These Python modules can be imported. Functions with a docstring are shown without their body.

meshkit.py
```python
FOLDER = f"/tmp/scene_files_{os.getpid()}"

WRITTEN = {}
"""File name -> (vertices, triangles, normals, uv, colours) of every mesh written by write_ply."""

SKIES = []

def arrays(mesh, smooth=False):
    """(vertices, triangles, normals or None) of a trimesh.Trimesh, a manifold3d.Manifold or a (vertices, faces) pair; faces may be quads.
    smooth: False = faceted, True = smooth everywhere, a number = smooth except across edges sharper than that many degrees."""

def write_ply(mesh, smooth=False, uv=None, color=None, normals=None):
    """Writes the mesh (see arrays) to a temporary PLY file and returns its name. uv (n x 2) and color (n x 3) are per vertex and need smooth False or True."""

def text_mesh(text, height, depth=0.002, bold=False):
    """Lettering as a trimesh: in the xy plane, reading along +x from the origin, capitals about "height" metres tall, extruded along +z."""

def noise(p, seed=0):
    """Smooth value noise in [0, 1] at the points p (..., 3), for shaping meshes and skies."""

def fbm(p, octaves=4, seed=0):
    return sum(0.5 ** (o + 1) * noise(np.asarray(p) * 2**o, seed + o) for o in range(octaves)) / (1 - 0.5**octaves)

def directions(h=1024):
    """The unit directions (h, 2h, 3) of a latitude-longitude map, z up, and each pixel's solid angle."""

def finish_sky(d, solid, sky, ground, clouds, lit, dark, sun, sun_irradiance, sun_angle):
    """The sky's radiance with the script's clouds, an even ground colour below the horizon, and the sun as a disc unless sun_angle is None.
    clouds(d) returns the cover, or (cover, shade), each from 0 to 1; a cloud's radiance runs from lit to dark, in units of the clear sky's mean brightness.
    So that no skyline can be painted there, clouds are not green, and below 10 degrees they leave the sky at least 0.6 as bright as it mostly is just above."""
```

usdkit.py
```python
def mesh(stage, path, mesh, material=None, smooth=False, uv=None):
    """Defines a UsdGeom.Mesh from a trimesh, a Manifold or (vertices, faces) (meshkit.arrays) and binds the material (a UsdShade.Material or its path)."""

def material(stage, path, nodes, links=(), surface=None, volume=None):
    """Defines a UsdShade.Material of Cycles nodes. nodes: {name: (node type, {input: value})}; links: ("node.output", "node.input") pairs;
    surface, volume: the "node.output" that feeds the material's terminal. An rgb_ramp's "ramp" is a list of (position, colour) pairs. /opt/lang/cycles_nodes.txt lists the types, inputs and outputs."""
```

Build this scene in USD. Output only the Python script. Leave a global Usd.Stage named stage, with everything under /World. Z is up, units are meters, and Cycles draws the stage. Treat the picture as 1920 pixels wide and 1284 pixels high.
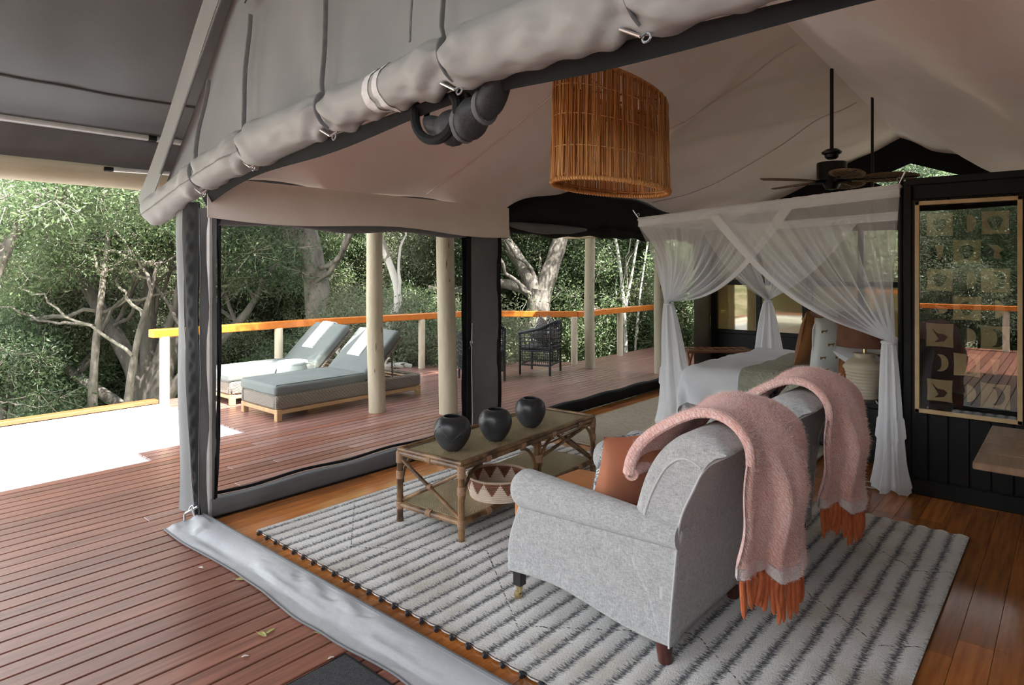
import math, random
import numpy as np, trimesh, manifold3d, shapely
from shapely.geometry import Polygon, box as sbox
from shapely import affinity
import usdkit, meshkit
from pxr import Usd, UsdGeom, UsdLux, UsdShade, Gf, Sdf, Vt

stage = Usd.Stage.CreateInMemory()
UsdGeom.SetStageUpAxis(stage, 'Z'); UsdGeom.SetStageMetersPerUnit(stage, 1.0)
UsdGeom.Xform.Define(stage, '/World')
PI = math.pi
rnd = random.Random(7)
rng = np.random.default_rng(7)

# ------------------------------------------------------------------ camera
YAW, FPX, CY0 = math.radians(41.0), 1215.0, 502.0
_f = (-math.sin(YAW), math.cos(YAW), 0); _r = (math.cos(YAW), math.sin(YAW), 0)
cam = UsdGeom.Camera.Define(stage, '/World/camera')
cam.AddTransformOp().Set(Gf.Matrix4d(_r[0], _r[1], 0, 0, 0, 0, 1, 0, -_f[0], -_f[1], 0, 0, 0, 0, 1.6, 1))
cam.CreateHorizontalApertureAttr(36.0)
cam.CreateVerticalApertureAttr(36.0 * 1284 / 1920)
cam.CreateFocalLengthAttr(FPX / 1920 * 36)
cam.CreateVerticalApertureOffsetAttr(-(642 - CY0) / 1920 * 36)
cam.CreateClippingRangeAttr(Gf.Vec2f(0.05, 500))
cam.CreateExposureAttr(2.42)

# ------------------------------------------------------------------ sky and sun
dome = UsdLux.DomeLight.Define(stage, '/World/sky')
sky_mat = usdkit.material(stage, '/World/Looks/sky_look', {
    'c': ('texture_coordinate', {}), 'm': ('mapping', {'scale': (2.2, 2.2, 5.0)}),
    'n': ('noise_texture', {'scale': 1.6, 'detail': 6, 'roughness': .6}),
    'cl': ('rgb_ramp', {'ramp': [(0.30, (0.45, 0.62, 0.92)), (0.50, (0.98, 1.0, 1.03)), (0.8, (1.07, 1.06, 1.05))]}),
    'b': ('background_shader', {'strength': 1.0})},
    [('c.generated', 'm.vector'), ('m.vector', 'n.vector'), ('n.fac', 'cl.fac'), ('cl.color', 'b.color')], surface='b.background')
UsdShade.MaterialBindingAPI.Apply(dome.GetPrim()).Bind(sky_mat)
sun = UsdLux.DistantLight.Define(stage, '/World/sun')
_sd = np.array([0.50, -0.10, 0.86]); _sd /= np.linalg.norm(_sd)
_rx = np.cross([0, 1, 0], _sd); _rx /= np.linalg.norm(_rx); _ry = np.cross(_sd, _rx)
sun.AddTransformOp().Set(Gf.Matrix4d(*_rx, 0, *_ry, 0, *_sd, 0, 0, 0, 0, 1))
sun.CreateIntensityAttr(9300.0); sun.CreateAngleAttr(0.8); sun.CreateColorAttr(Gf.Vec3f(1.0, 0.95, 0.86))

# ------------------------------------------------------------------ helpers
T = trimesh.transformations
used = {}
def numbered(parent, name):
    k = (parent, name); n = used.get(k, 0); used[k] = n + 1
    return f'{parent}/{name}' if n == 0 else f'{parent}/{name}_{n:03d}'
def path_of(p): return '/World' if p is None else str(p.GetPath())
def cd(p, **kw):
    for k, v in kw.items():
        if v: p.SetCustomDataByKey('category' if k == 'cat' else k, v)
    return p
def thing(name, label, cat, loc=(0, 0, 0), rotz=0, group=None, kind=None):
    x = UsdGeom.Xform.Define(stage, numbered('/World', name))
    x.AddTranslateOp().Set(Gf.Vec3d(*map(float, loc)))
    x.AddRotateZOp().Set(float(rotz))
    return cd(x.GetPrim(), label=label, cat=cat, group=group, kind=kind)
def structure(name): return cd(UsdGeom.Xform.Define(stage, numbered('/World', name)).GetPrim(), kind='structure')
def put(name, mesh, m, parent=None, smooth=30, label=None, kind=None, cat=None, group=None):
    p = usdkit.mesh(stage, numbered(path_of(parent), name), mesh, m, smooth).GetPrim()
    return cd(p, label=label, kind=kind, cat=cat, group=group)
def dup(root, label, loc, rotz=0, group=None, tilt=None):
    base = root.GetName()
    if base[-4:-3] == '_' and base[-3:].isdigit(): base = base[:-4]
    x = UsdGeom.Xform.Define(stage, numbered('/World', base))
    p = x.GetPrim(); p.GetReferences().AddInternalReference(root.GetPath()); p.SetInstanceable(True)
    x.ClearXformOpOrder()
    x.AddTranslateOp().Set(Gf.Vec3d(*map(float, loc))); x.AddRotateZOp().Set(float(rotz))
    return cd(p, label=label, cat=root.GetCustomDataByKey('category'), group=group or root.GetCustomDataByKey('group'))

def box(cx, cy, cz, sx, sy, sz, b=0.0):
    if b <= 0:
        m = trimesh.creation.box([sx, sy, sz])
    else:
        b = min(b, sx * .49, sy * .49, sz * .49); h = np.array([sx, sy, sz]) / 2; pts = []
        for s in np.array(np.meshgrid([-1, 1], [-1, 1], [-1, 1])).T.reshape(-1, 3):
            for k in range(3):
                q = h - b; q[k] = h[k]; pts.append(s * q)
        m = trimesh.convex.convex_hull(np.array(pts))
    m.apply_translation([cx, cy, cz]); return m
def join(ms): return trimesh.util.concatenate([m for m in ms if m is not None])
def xf(m, loc=(0, 0, 0), rx=0, ry=0, rz=0):
    m = m.copy()
    M = T.translation_matrix(loc) @ T.euler_matrix(math.radians(rx), math.radians(ry), math.radians(rz), 'sxyz')
    m.apply_transform(M); return m
def resample(pts, n, closed=False):
    p = np.asarray(pts, float)
    if closed: p = np.vstack([p, p[:1]])
    d = np.r_[0, np.cumsum(np.linalg.norm(np.diff(p, axis=0), axis=1))]
    s = np.linspace(0, d[-1], n + 1 if closed else n)
    out = np.stack([np.interp(s, d, p[:, k]) for k in range(p.shape[1])], 1)
    return out[:-1] if closed else out
def spline(pts, n):
    from scipy.interpolate import PchipInterpolator, CubicSpline
    p = np.asarray(pts, float); d = np.r_[0, np.cumsum(np.linalg.norm(np.diff(p, axis=0), axis=1))]
    return CubicSpline(d, p, axis=0)(np.linspace(0, d[-1], n))
def tube(points, radii, sides=8, cap=True, closed=False, flat=1.0):
    p = np.asarray(points, float); n = len(p)
    r = np.broadcast_to(np.asarray(radii, float), (n,))
    t = np.gradient(p, axis=0) if not closed else np.roll(p, -1, 0) - np.roll(p, 1, 0)
    t /= np.linalg.norm(t, axis=1, keepdims=True) + 1e-12
    a = np.zeros_like(p); ref = np.array([0, 0, 1.0]) if abs(t[0, 2]) < .9 else np.array([1.0, 0, 0])
    a[0] = np.cross(t[0], ref); a[0] /= np.linalg.norm(a[0])
    for i in range(1, n):
        v = a[i - 1] - t[i] * (a[i - 1] @ t[i]); a[i] = v / (np.linalg.norm(v) + 1e-12)
    b = np.cross(t, a); ang = np.arange(sides) * 2 * PI / sides
    v = (p[:, None] + r[:, None, None] * (np.cos(ang)[None, :, None] * a[:, None] + flat * np.sin(ang)[None, :, None] * b[:, None])).reshape(-1, 3)
    f = []
    m = n if closed else n - 1
    i, j = np.meshgrid(np.arange(m), np.arange(sides), indexing='ij')
    A = i * sides + j; B = i * sides + (j + 1) % sides; C = ((i + 1) % n) * sides + (j + 1) % sides; D = ((i + 1) % n) * sides + j
    q = np.stack([A, B, C, D], -1).reshape(-1, 4)
    f = np.vstack([q[:, [0, 1, 2]], q[:, [0, 2, 3]]])
    if cap and not closed:
        v = np.vstack([v, p[0], p[-1]]); k = n * sides
        jj = np.arange(sides)
        f = np.vstack([f, np.stack([np.full(sides, k), (jj + 1) % sides, jj], 1), np.stack([np.full(sides, k + 1), (n - 1) * sides + jj, (n - 1) * sides + (jj + 1) % sides], 1)])
    return trimesh.Trimesh(v, f, process=False)
def rod(a, b, r, sides=8, r2=None):
    return tube(np.array([a, b], float), [r, r if r2 is None else r2], sides)
def lathe(profile, n=32):
    pr = np.asarray(profile, float); k = len(pr); ang = np.arange(n) * 2 * PI / n
    v = np.stack([pr[:, None, 0] * np.cos(ang), pr[:, None, 0] * np.sin(ang), np.broadcast_to(pr[:, None, 1], (k, n))], -1).reshape(-1, 3)
    i, j = np.meshgrid(np.arange(k - 1), np.arange(n), indexing='ij')
    A = i * n + j; B = i * n + (j + 1) % n
    q = np.stack([A, B, B + n, A + n], -1).reshape(-1, 4)
    m = trimesh.Trimesh(v, np.vstack([q[:, [0, 1, 2]], q[:, [0, 2, 3]]]), process=False)
    m.merge_vertices(); m.update_faces(m.nondegenerate_faces()); return m
def grid(fn, nu, nv, thick=0.0, closed_u=False):
    """surface fn(u, v) -> (..., 3), optionally given a thickness"""
    u, v = np.meshgrid(np.linspace(0, 1, nu), np.linspace(0, 1, nv), indexing='ij')
    P = np.asarray(fn(u, v), float).reshape(nu, nv, 3)
    i, j = np.meshgrid(np.arange(nu - 1), np.arange(nv - 1), indexing='ij')
    A = i * nv + j
    q = np.stack([A, A + nv, A + nv + 1, A + 1], -1).reshape(-1, 4)
    f = np.vstack([q[:, [0, 1, 2]], q[:, [0, 2, 3]]])
    if thick == 0: return trimesh.Trimesh(P.reshape(-1, 3), f, process=False)
    du = np.gradient(P, axis=0); dv = np.gradient(P, axis=1); N = np.cross(du, dv)
    N /= np.linalg.norm(N, axis=-1, keepdims=True) + 1e-12
    V = np.vstack([(P + N * thick / 2).reshape(-1, 3), (P - N * thick / 2).reshape(-1, 3)]); k = nu * nv
    rim = np.r_[np.arange(nv), np.arange(1, nu) * nv + nv - 1, (nu - 1) * nv + np.arange(nv - 2, -1, -1), np.arange(nu - 2, 0, -1) * nv]
    r2 = np.roll(rim, -1)
    s = np.vstack([np.stack([rim, rim + k, r2 + k], 1), np.stack([rim, r2 + k, r2], 1)])
    return trimesh.Trimesh(V, np.vstack([f, f[:, ::-1] + k, s]), process=False)
def extrude(poly, depth, bevel=0.0, axis='y', steps=3, w=1.0):
    """outline (n, 2) pushed out symmetrically along an axis, edges rounded by insetting; axis y: outline in xz, x: outline in yz, z: outline in xy"""
    p = np.asarray(poly, float)
    if Polygon(p).exterior.is_ccw is False:
        p = p[::-1]; w = w[::-1] if np.ndim(w) else w
    n = len(p)
    e = np.roll(p, -1, 0) - p; e /= np.linalg.norm(e, axis=1, keepdims=True) + 1e-12
    nn = np.stack([e[:, 1], -e[:, 0]], 1); vn = nn + np.roll(nn, 1, 0)
    vn /= np.maximum((vn * nn).sum(1, keepdims=True), .35)
    vn = vn * np.broadcast_to(w, (n,))[:, None]
    rings = []
    if bevel > 0:
        th = np.linspace(0, PI / 2, steps + 1)
        for t in th: rings.append((p - vn * bevel * (1 - math.sin(t)), -depth / 2 + bevel * (1 - math.cos(t))))
        for t in th[::-1]: rings.append((p - vn * bevel * (1 - math.sin(t)), depth / 2 - bevel * (1 - math.cos(t))))
    else: rings = [(p, -depth / 2), (p, depth / 2)]
    V = np.vstack([np.c_[a, np.full(n, z)] for a, z in rings]); F = []
    j = np.arange(n)
    for k in range(len(rings) - 1):
        A = k * n + j; B = k * n + (j + 1) % n
        F += [np.stack([A, B, B + n], 1), np.stack([A, B + n, A + n], 1)]
    import mapbox_earcut as ec
    capi = np.asarray(ec.triangulate_float64(rings[0][0].astype(np.float64), np.array([n], np.uint32))).reshape(-1, 3)
    c0 = capi[:, ::-1]; c1 = capi + (len(rings) - 1) * n
    a2 = rings[0][0]; tri = a2[capi[0]]
    if len(capi) and np.cross(tri[1] - tri[0], tri[2] - tri[0]) < 0: c0, c1 = capi, capi[:, ::-1] + (len(rings) - 1) * n
    m = trimesh.Trimesh(V, np.vstack(F + [c0, c1]), process=False)
    v = m.vertices.copy()
    if axis == 'y': m.vertices = np.stack([v[:, 0], -v[:, 2], v[:, 1]], 1)
    elif axis == 'x': m.vertices = np.stack([v[:, 2], v[:, 0], v[:, 1]], 1)
    return m
def fbm(P, s=1.0, oc=3, seed=0): return meshkit.fbm(np.asarray(P) * s, oc, seed) - .5
def pillow(w, h, t, n=22, pinch=.06, seed=0):
    """a soft cushion in the xz plane standing on z=0, thickness along y"""
    def half(sg):
        def fn(u, v):
            a, b = 2 * u - 1, 2 * v - 1
            e = np.maximum(0, 1 - np.abs(a) ** 2.6) ** .55 * np.maximum(0, 1 - np.abs(b) ** 2.6) ** .55
            k = 1 - pinch * (1 - a * a) * np.abs(b) ** 3; k2 = 1 - pinch * (1 - b * b) * np.abs(a) ** 3
            y = sg * t / 2 * e * (1 + .10 * fbm(np.stack([a * 2, b * 2, a * 0 + sg], -1), 1.3, 3, seed))
            return np.stack([a * w / 2 * k2, y, h / 2 + b * h / 2 * k], -1)
        return grid(fn, n, n)
    a, b = half(1), half(-1); b.invert()
    return join([a, b])
def drape_box(x0, x1, y0, y1, z, drop, nx, ny, r=.06, fold=.02, seed=0, sides=('x0', 'x1', 'y0', 'y1'), lift=0.0, soft=.02):
    """a cloth lying on a box top at height z and hanging over the named sides"""
    ex = [drop.get(s, 0.0) for s in ('x0', 'x1', 'y0', 'y1')]
    def fn(u, v):
        sx = (x0 - ex[0]) + u * (x1 + ex[1] - x0 + ex[0]); sy = (y0 - ex[2]) + v * (y1 + ex[3] - y0 + ex[2])
        ox = np.where(sx < x0, sx - x0, np.where(sx > x1, sx - x1, 0)); oy = np.where(sy < y0, sy - y0, np.where(sy > y1, sy - y1, 0))
        d = np.sqrt(ox ** 2 + oy ** 2) + 1e-9
        th = np.minimum(d / r, PI / 2); hang = np.maximum(d - r * PI / 2, 0)
        out = r * np.sin(th) + lift; dz = r * (1 - np.cos(th)) + hang
        wave = fold * np.minimum(hang / .15, 1) * (np.sin(sx * 17 + 3 * np.sin(sy * 2)) * (np.abs(oy) > np.abs(ox)) + np.sin(sy * 15 + 2) * (np.abs(ox) >= np.abs(oy)))
        X = np.clip(sx, x0, x1) + ox / d * (out + wave + hang * .06); Y = np.clip(sy, y0, y1) + oy / d * (out + wave + hang * .06)
        Z = z - dz + soft * fbm(np.stack([sx * 3, sy * 3, sx * 0], -1), 1.0, 3, seed) + lift
        return np.stack([X, Y, Z], -1)
    return grid(fn, nx, ny)
def ribbon(pts, width, thick=.004, up=(0, 0, 1)):
    """a flat strap along a polyline, its width across up x tangent"""
    p = np.asarray(pts, float); t = np.gradient(p, axis=0); t /= np.linalg.norm(t, axis=1, keepdims=True)
    w = np.cross(t, up); w /= np.linalg.norm(w, axis=1, keepdims=True) + 1e-9; nn = np.cross(w, t)
    c = [p + w * width / 2 + nn * thick / 2, p - w * width / 2 + nn * thick / 2, p - w * width / 2 - nn * thick / 2, p + w * width / 2 - nn * thick / 2]
    V = np.stack(c, 1).reshape(-1, 3); n = len(p); F = []
    for i in range(n - 1):
        for k in range(4):
            a, b = i * 4 + k, i * 4 + (k + 1) % 4
            F += [[a, b, b + 4], [a, b + 4, a + 4]]
    F += [[0, 2, 1], [0, 3, 2], [4 * n - 4, 4 * n - 3, 4 * n - 2], [4 * n - 4, 4 * n - 2, 4 * n - 1]]
    return trimesh.Trimesh(V, F, process=False)

# ------------------------------------------------------------------ materials
def lin(c): return tuple(((x / 255 + .055) / 1.055) ** 2.4 if x > 10 else x / 255 / 12.92 for x in c)
def mat(name, c1, c2=None, scale=6.0, stretch=(1, 1, 1), detail=4, lo=.35, hi=.65, rough=.6, bump=0.0, bscale=None, bstretch=None, dist=.01, vary=0.0, world=False, trans=0.0, island=False, **pb):
    """procedural principled look: two colours mixed by a stretched noise, an optional bump and an optional variation between objects"""
    c2 = c2 or c1
    N = {'tc': ('texture_coordinate', {}), 'geo': ('geometry', {}), 'mp': ('mapping', {'scale': stretch}),
         'n': ('noise_texture', {'scale': scale, 'detail': detail, 'roughness': .6}),
         'r': ('rgb_ramp', {'ramp': [(lo, c1), (hi, c2)]}), 'p': ('principled_bsdf', {'roughness': rough, **pb})}
    L = [('geo.position' if world else 'tc.object', 'mp.vector'), ('mp.vector', 'n.vector'), ('n.fac', 'r.fac')]
    col = 'r.color'
    if vary:
        N['oi'] = ('object_info', {}); N['vr'] = ('map_range', {'from_min': 0, 'from_max': 1, 'to_min': 1 - vary, 'to_max': 1 + vary}); N['hs'] = ('hsv', {})
        L += [('geo.random_per_island' if island else 'oi.random', 'vr.value'), ('vr.result', 'hs.value'), (col, 'hs.color')]; col = 'hs.color'
    L.append((col, 'p.base_color'))
    if bump:
        N['bm'] = ('mapping', {'scale': bstretch or stretch}); N['bn'] = ('noise_texture', {'scale': bscale or scale * 4, 'detail': 4}); N['b'] = ('bump', {'strength': bump, 'distance': dist})
        L += [('geo.position' if world else 'tc.object', 'bm.vector'), ('bm.vector', 'bn.vector'), ('bn.fac', 'b.height'), ('b.normal', 'p.normal')]
    surf = 'p.BSDF'
    if trans:
        N['t'] = ('translucent_bsdf', {}); N['mx'] = ('mix_closure', {'fac': trans})
        L += [(col, 't.color'), ('p.BSDF', 'mx.closure1'), ('t.BSDF', 'mx.closure2')]; surf = 'mx.closure'
    return usdkit.material(stage, f'/World/Looks/{name}', N, L, surface=surf)
def custom(name, N, L, surface): return usdkit.material(stage, f'/World/Looks/{name}', N, L, surface=surface)

deck_m = mat('deck_wood', (.105, .040, .027), (.25, .102, .066), 3.0, (14, .7, 1), 5, .3, .72, rough=.34, bump=.25, bscale=5, bstretch=(40, 1.2, 1), dist=.004, vary=.26, specular_ior_level=.55)
deck2_m = mat('deck_wood_weathered', (.15, .075, .062), (.29, .15, .125), 3.0, (14, .7, 1), 5, .3, .72, rough=.30, bump=.2, bscale=5, bstretch=(40, 1.2, 1), dist=.003, vary=.2, specular_ior_level=.7)
plank_m = mat('floor_wood', (.20, .058, .011), (.42, .145, .030), 3.0, (12, .8, 1), 5, .3, .7, rough=.2, bump=.08, bscale=6, bstretch=(30, 1, 1), dist=.003, vary=.32, coat_weight=.35, coat_roughness=.12)
under_m = mat('dark_underlay', (.02, .014, .012))
ceil_m = mat('ceiling_canvas', (.80, .685, .62), (.84, .735, .67), 2.0, rough=.85, bump=.12, bscale=350, dist=.002, trans=.12)
pelmet_m = mat('pelmet_canvas', (.76, .67, .58), (.81, .72, .635), 3.0, rough=.85, bump=.12, bscale=350, dist=.002)
grey_m = mat('grey_canvas', (.215, .22, .22), (.265, .27, .268), 1.4, rough=.72, bump=.1, bscale=400, dist=.002, trans=.06)
tubec_m = mat('rolled_canvas', (.275, .272, .262), (.32, .317, .305), 2.0, rough=.7, bump=.1, bscale=400, dist=.002)
fly_m = mat('fly_canvas', (.075, .073, .070), (.09, .087, .084), 1.5, rough=.42, bump=.1, bscale=400, dist=.002)
dgrey_m = mat('dark_grey_canvas', (.105, .106, .108), (.135, .136, .14), 3, rough=.6, bump=.08, bscale=300, dist=.002)
vinyl_m = mat('grey_vinyl', (.34, .345, .355), (.42, .425, .435), 2.5, rough=.42, bump=.25, bscale=22, dist=.01)
black_m = mat('black_canvas', (.005, .005, .0055), (.009, .009, .0095), 5, rough=.8, specular_ior_level=.25)
blackp_m = mat('black_paint', (.004, .004, .0045), (.007, .007, .0075), 4, (1, 1, .2), rough=.5, specular_ior_level=.3, bump=.05, bscale=60)
blackmetal_m = mat('black_metal', (.006, .0055, .005), rough=.4, metallic=.3)
steel_m = mat('steel', (.55, .55, .55), rough=.3, metallic=1.0)
alu_m = mat('aluminium_pipe', (.50, .49, .47), (.56, .55, .53), 20, rough=.45, metallic=.4)
web_m = mat('white_webbing', (.55, .54, .53), (.64, .63, .62), 40, (1, 8, 8), rough=.7)
strap_m = mat('grey_strap', (.13, .13, .13), (.17, .17, .17), 30, rough=.7)
log_m = mat('peeled_log', (.40, .345, .235), (.56, .49, .36), 3.0, (3, 3, .5), 5, .3, .7, rough=.6, bump=.2, bscale=7, bstretch=(8, 8, .7), dist=.008)
logh_m = mat('peeled_log_beam', (.40, .335, .22), (.58, .50, .36), 3.0, (3, .5, 3), 5, .3, .7, rough=.6, bump=.2, bscale=7, bstretch=(8, .7, 8), dist=.008)
knot_m = mat('log_crack', (.06, .045, .03))
rail_m = mat('orange_rail', (.50, .135, .018), (.62, .19, .03), 2.5, (6, .7, 6), 5, .3, .75, rough=.35, bump=.06, bscale=20, coat_weight=.25)
post_m = mat('rail_post', (.50, .42, .30), (.66, .58, .45), 3.0, (3, 3, .5), 5, .3, .7, rough=.65, bump=.15, bscale=8, bstretch=(8, 8, .7), dist=.006)
coping_m = mat('orange_coping', (.19, .062, .02), (.30, .11, .04), 3.0, (8, .7, 4), 5, .3, .7, rough=.4, bump=.1, bscale=20, vary=.12)
rug_white = (.56, .55, .52)
# ------------------------------------------------------------------ the deck: one board per part
deck = structure('deck')
outer = Polygon([(-8.34, -5.2), (-8.34, 4.9), (-7.95, 7.75), (-6.42, 8.98), (-6.42, 14.6), (-4.22, 14.6), (-4.22, 1.82), (3.2, 1.82), (3.2, -5.2)])
pool_poly = Polygon([(-8.62, -4.0), (-5.79, -4.0), (-5.79, 2.1), (-6.1, 2.1), (-6.1, 3.06), (-8.62, 3.06)])
deck_shape = outer.difference(pool_poly)
put('underlay', extrude(np.array(outer.exterior.coords)[:-1], .04, axis='z').apply_translation([0, 0, -.9]), under_m, deck, False)
pitch = .106
x = -8.34; row = 0
def board(poly, m):
    c = np.array(poly.exterior.coords)[:-1]
    b = poly.bounds
    if len(c) == 4 and abs(poly.area - (b[2] - b[0]) * (b[3] - b[1])) < 1e-4:
        bm = box((b[0] + b[2]) / 2, (b[1] + b[3]) / 2, -.0125, b[2] - b[0], b[3] - b[1], .025, .003)
    else:
        bm = extrude(c, .025, axis='z'); bm.apply_translation([0, 0, -.0125])
    ctr = bm.bounds.mean(0) * [1, 1, 0]
    put('board', bm, m, deck, False)
while x < 3.2:
    strip = sbox(x + .0042, -5.2, x + pitch - .0042, 14.7).intersection(deck_shape)
    for g in getattr(strip, 'geoms', [strip]):
        if g.is_empty or g.area < .002: continue
        y0, y1 = g.bounds[1], g.bounds[3]
        cuts = [y0]
        if x < -4.3:
            yy = y0 + rnd.uniform(2.4, 5.2)
            while yy < y1 - 1.0: cuts.append(yy); yy += rnd.uniform(3.8, 5.4)
        cuts.append(y1)
        for a, b in zip(cuts[:-1], cuts[1:]):
            q = g.intersection(sbox(-20, a + .0015, 20, b - .0015))
            for h in getattr(q, 'geoms', [q]):
                if h.area > .002: board(h, deck2_m if x < -4.3 and a > 1.0 else deck_m)
    x += pitch; row += 1
# fascia closing the deck's outer edge
ec_ = np.array([(-8.35, 3.06), (-8.35, 4.9), (-7.96, 7.76), (-6.43, 8.99), (-6.43, 14.6)])
for a, b in zip(ec_[:-1], ec_[1:]):
    L = np.linalg.norm(b - a); an = math.degrees(math.atan2(b[1] - a[1], b[0] - a[0]))
    put('fascia', xf(box(0, 0, 0, L, .03, .22, .004), ((a[0] + b[0]) / 2, (a[1] + b[1]) / 2, -.125), rz=an), rail_m, deck, False)
# ------------------------------------------------------------------ pool
pool = structure('pool')
water_m = custom('pool_water', {'tc': ('geometry', {}), 'n': ('noise_texture', {'scale': 2.2, 'detail': 3}), 'b': ('bump', {'strength': .06, 'distance': .02}),
    'p': ('principled_bsdf', {'base_color': (.80, .84, .84), 'roughness': .08, 'specular_ior_level': .5})},
    [('tc.position', 'n.vector'), ('n.fac', 'b.height'), ('b.normal', 'p.normal')], 'p.BSDF')
liner_m = mat('pool_liner', (.55, .58, .58), (.62, .65, .65), 3, rough=.5)
wp = np.array([(-8.2, -4.0), (-5.79, -4.0), (-5.79, 2.1), (-6.1, 2.1), (-6.1, 3.06), (-8.2, 3.06)])
put('water', extrude(wp, .02, axis='z').apply_translation([0, 0, -.075]), water_m, pool, False)
ring = Polygon(wp).buffer(.03, join_style=2).difference(Polygon(wp).buffer(-.004, join_style=2))
put('liner', trimesh.creation.extrude_polygon(ring, .52).apply_translation([0, 0, -.535]), liner_m, pool, False)
for k, (x0, x1, z1) in enumerate([(-8.33, -8.20, .035), (-8.47, -8.335, .01), (-8.61, -8.475, -.02)]):
    for a, b in [(-4.0, -1.2), (-1.195, 1.05), (1.055, 3.05)]:
        put('coping_board', box((x0 + x1) / 2, (a + b) / 2, z1 - .02, x1 - x0, b - a, .04, .004), coping_m, pool, False)
put('wall_board', box(-8.6, -.5, -.45, .04, 7.1, .8, .004), coping_m, pool, False)

# ------------------------------------------------------------------ inner floor: short planks
floor = structure('floor')
put('underlay', box(-.9, 5.6, -.05, 6.5, 7.7, .04), under_m, floor, False)
x = -4.13; w_ = .125
while x < 1.55:
    y = 1.72 - rnd.uniform(0, .9)
    while y < 9.35:
        L = rnd.uniform(1.3, 2.4); a, b = max(y, 1.72), min(y + L, 9.4)
        if b - a > .05: put('plank', box(x + w_ / 2, (a + b) / 2, -.011, w_ - .0012, b - a - .0015, .022, .001), plank_m, floor, False)
        y += L
    x += w_

# ------------------------------------------------------------------ tent inner ceiling
def ridge_z(y): return 3.47 - .055 * np.maximum(0, y - 5.0)
def eave_z(y):
    a = np.clip((y - 4.65) / 1.6, 0, 1); b = np.clip((8.9 - y) / 2.6, 0, 1)
    return 2.165 + .30 * (np.sin(a * PI / 2) * np.sin(b * PI / 2)) ** .8 * (y > 4.65)
XR = -1.66
def left_slope(u, v):
    y = 1.93 + u * 7.49; x = -4.12 + v * (XR + 4.12)
    z = eave_z(y) + (ridge_z(y) - eave_z(y)) * v
    sag = -.05 * np.sin(v * PI) * (1 + .6 * np.sin(y * 1.9))
    P = np.stack([x, y, x * 0], -1)
    fold = .028 * np.sin(y * 5.2 + x * 2.6 + 2 * fbm(P, .8, 2, 3)) * np.exp(-((v - .12) / .22) ** 2) + .05 * fbm(P, 1.1, 3, 5)
    tuft = -.10 * np.exp(-(((x + 3.3) / .5) ** 2 + ((y - 7.9) / .6) ** 2)) + .10 * np.exp(-(((y - x * .9 - 9.2) / .35) ** 2)) * np.sin(v * PI) - .05 * np.exp(-(((y + x * .5 - 4.2) / .10) ** 2)) * np.sin(v * PI) + .02 * np.sin((y - x * .9) * 9) * np.exp(-(((x + 2.0) / .5) ** 2))
    return np.stack([x, y, z + (sag + fold + tuft) * np.minimum(1, (1 - v) * 9)], -1)
def right_slope(u, v):
    y = 1.93 + u * 7.49; x = XR + v * 2.85
    z = ridge_z(y) + (2.20 - ridge_z(y)) * v
    P = np.stack([x, y, x * 0], -1)
    sag = -.20 * np.sin(v * PI) * (1 + .3 * np.sin(y * 1.6 + 1)) 
    fold = .055 * np.sin(x * 7 - y * 1.1 + 1.5 * fbm(P, .7, 2, 9)) * np.sin(np.clip(v * 1.3, 0, 1) * PI) + .06 * fbm(P, 1.0, 3, 11)
    return np.stack([x, y, z + (sag + fold) * np.minimum(1, v * 9)], -1)
ceiling = structure('ceiling')
put('left_slope', grid(left_slope, 130, 60), ceil_m, ceiling, True)
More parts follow.
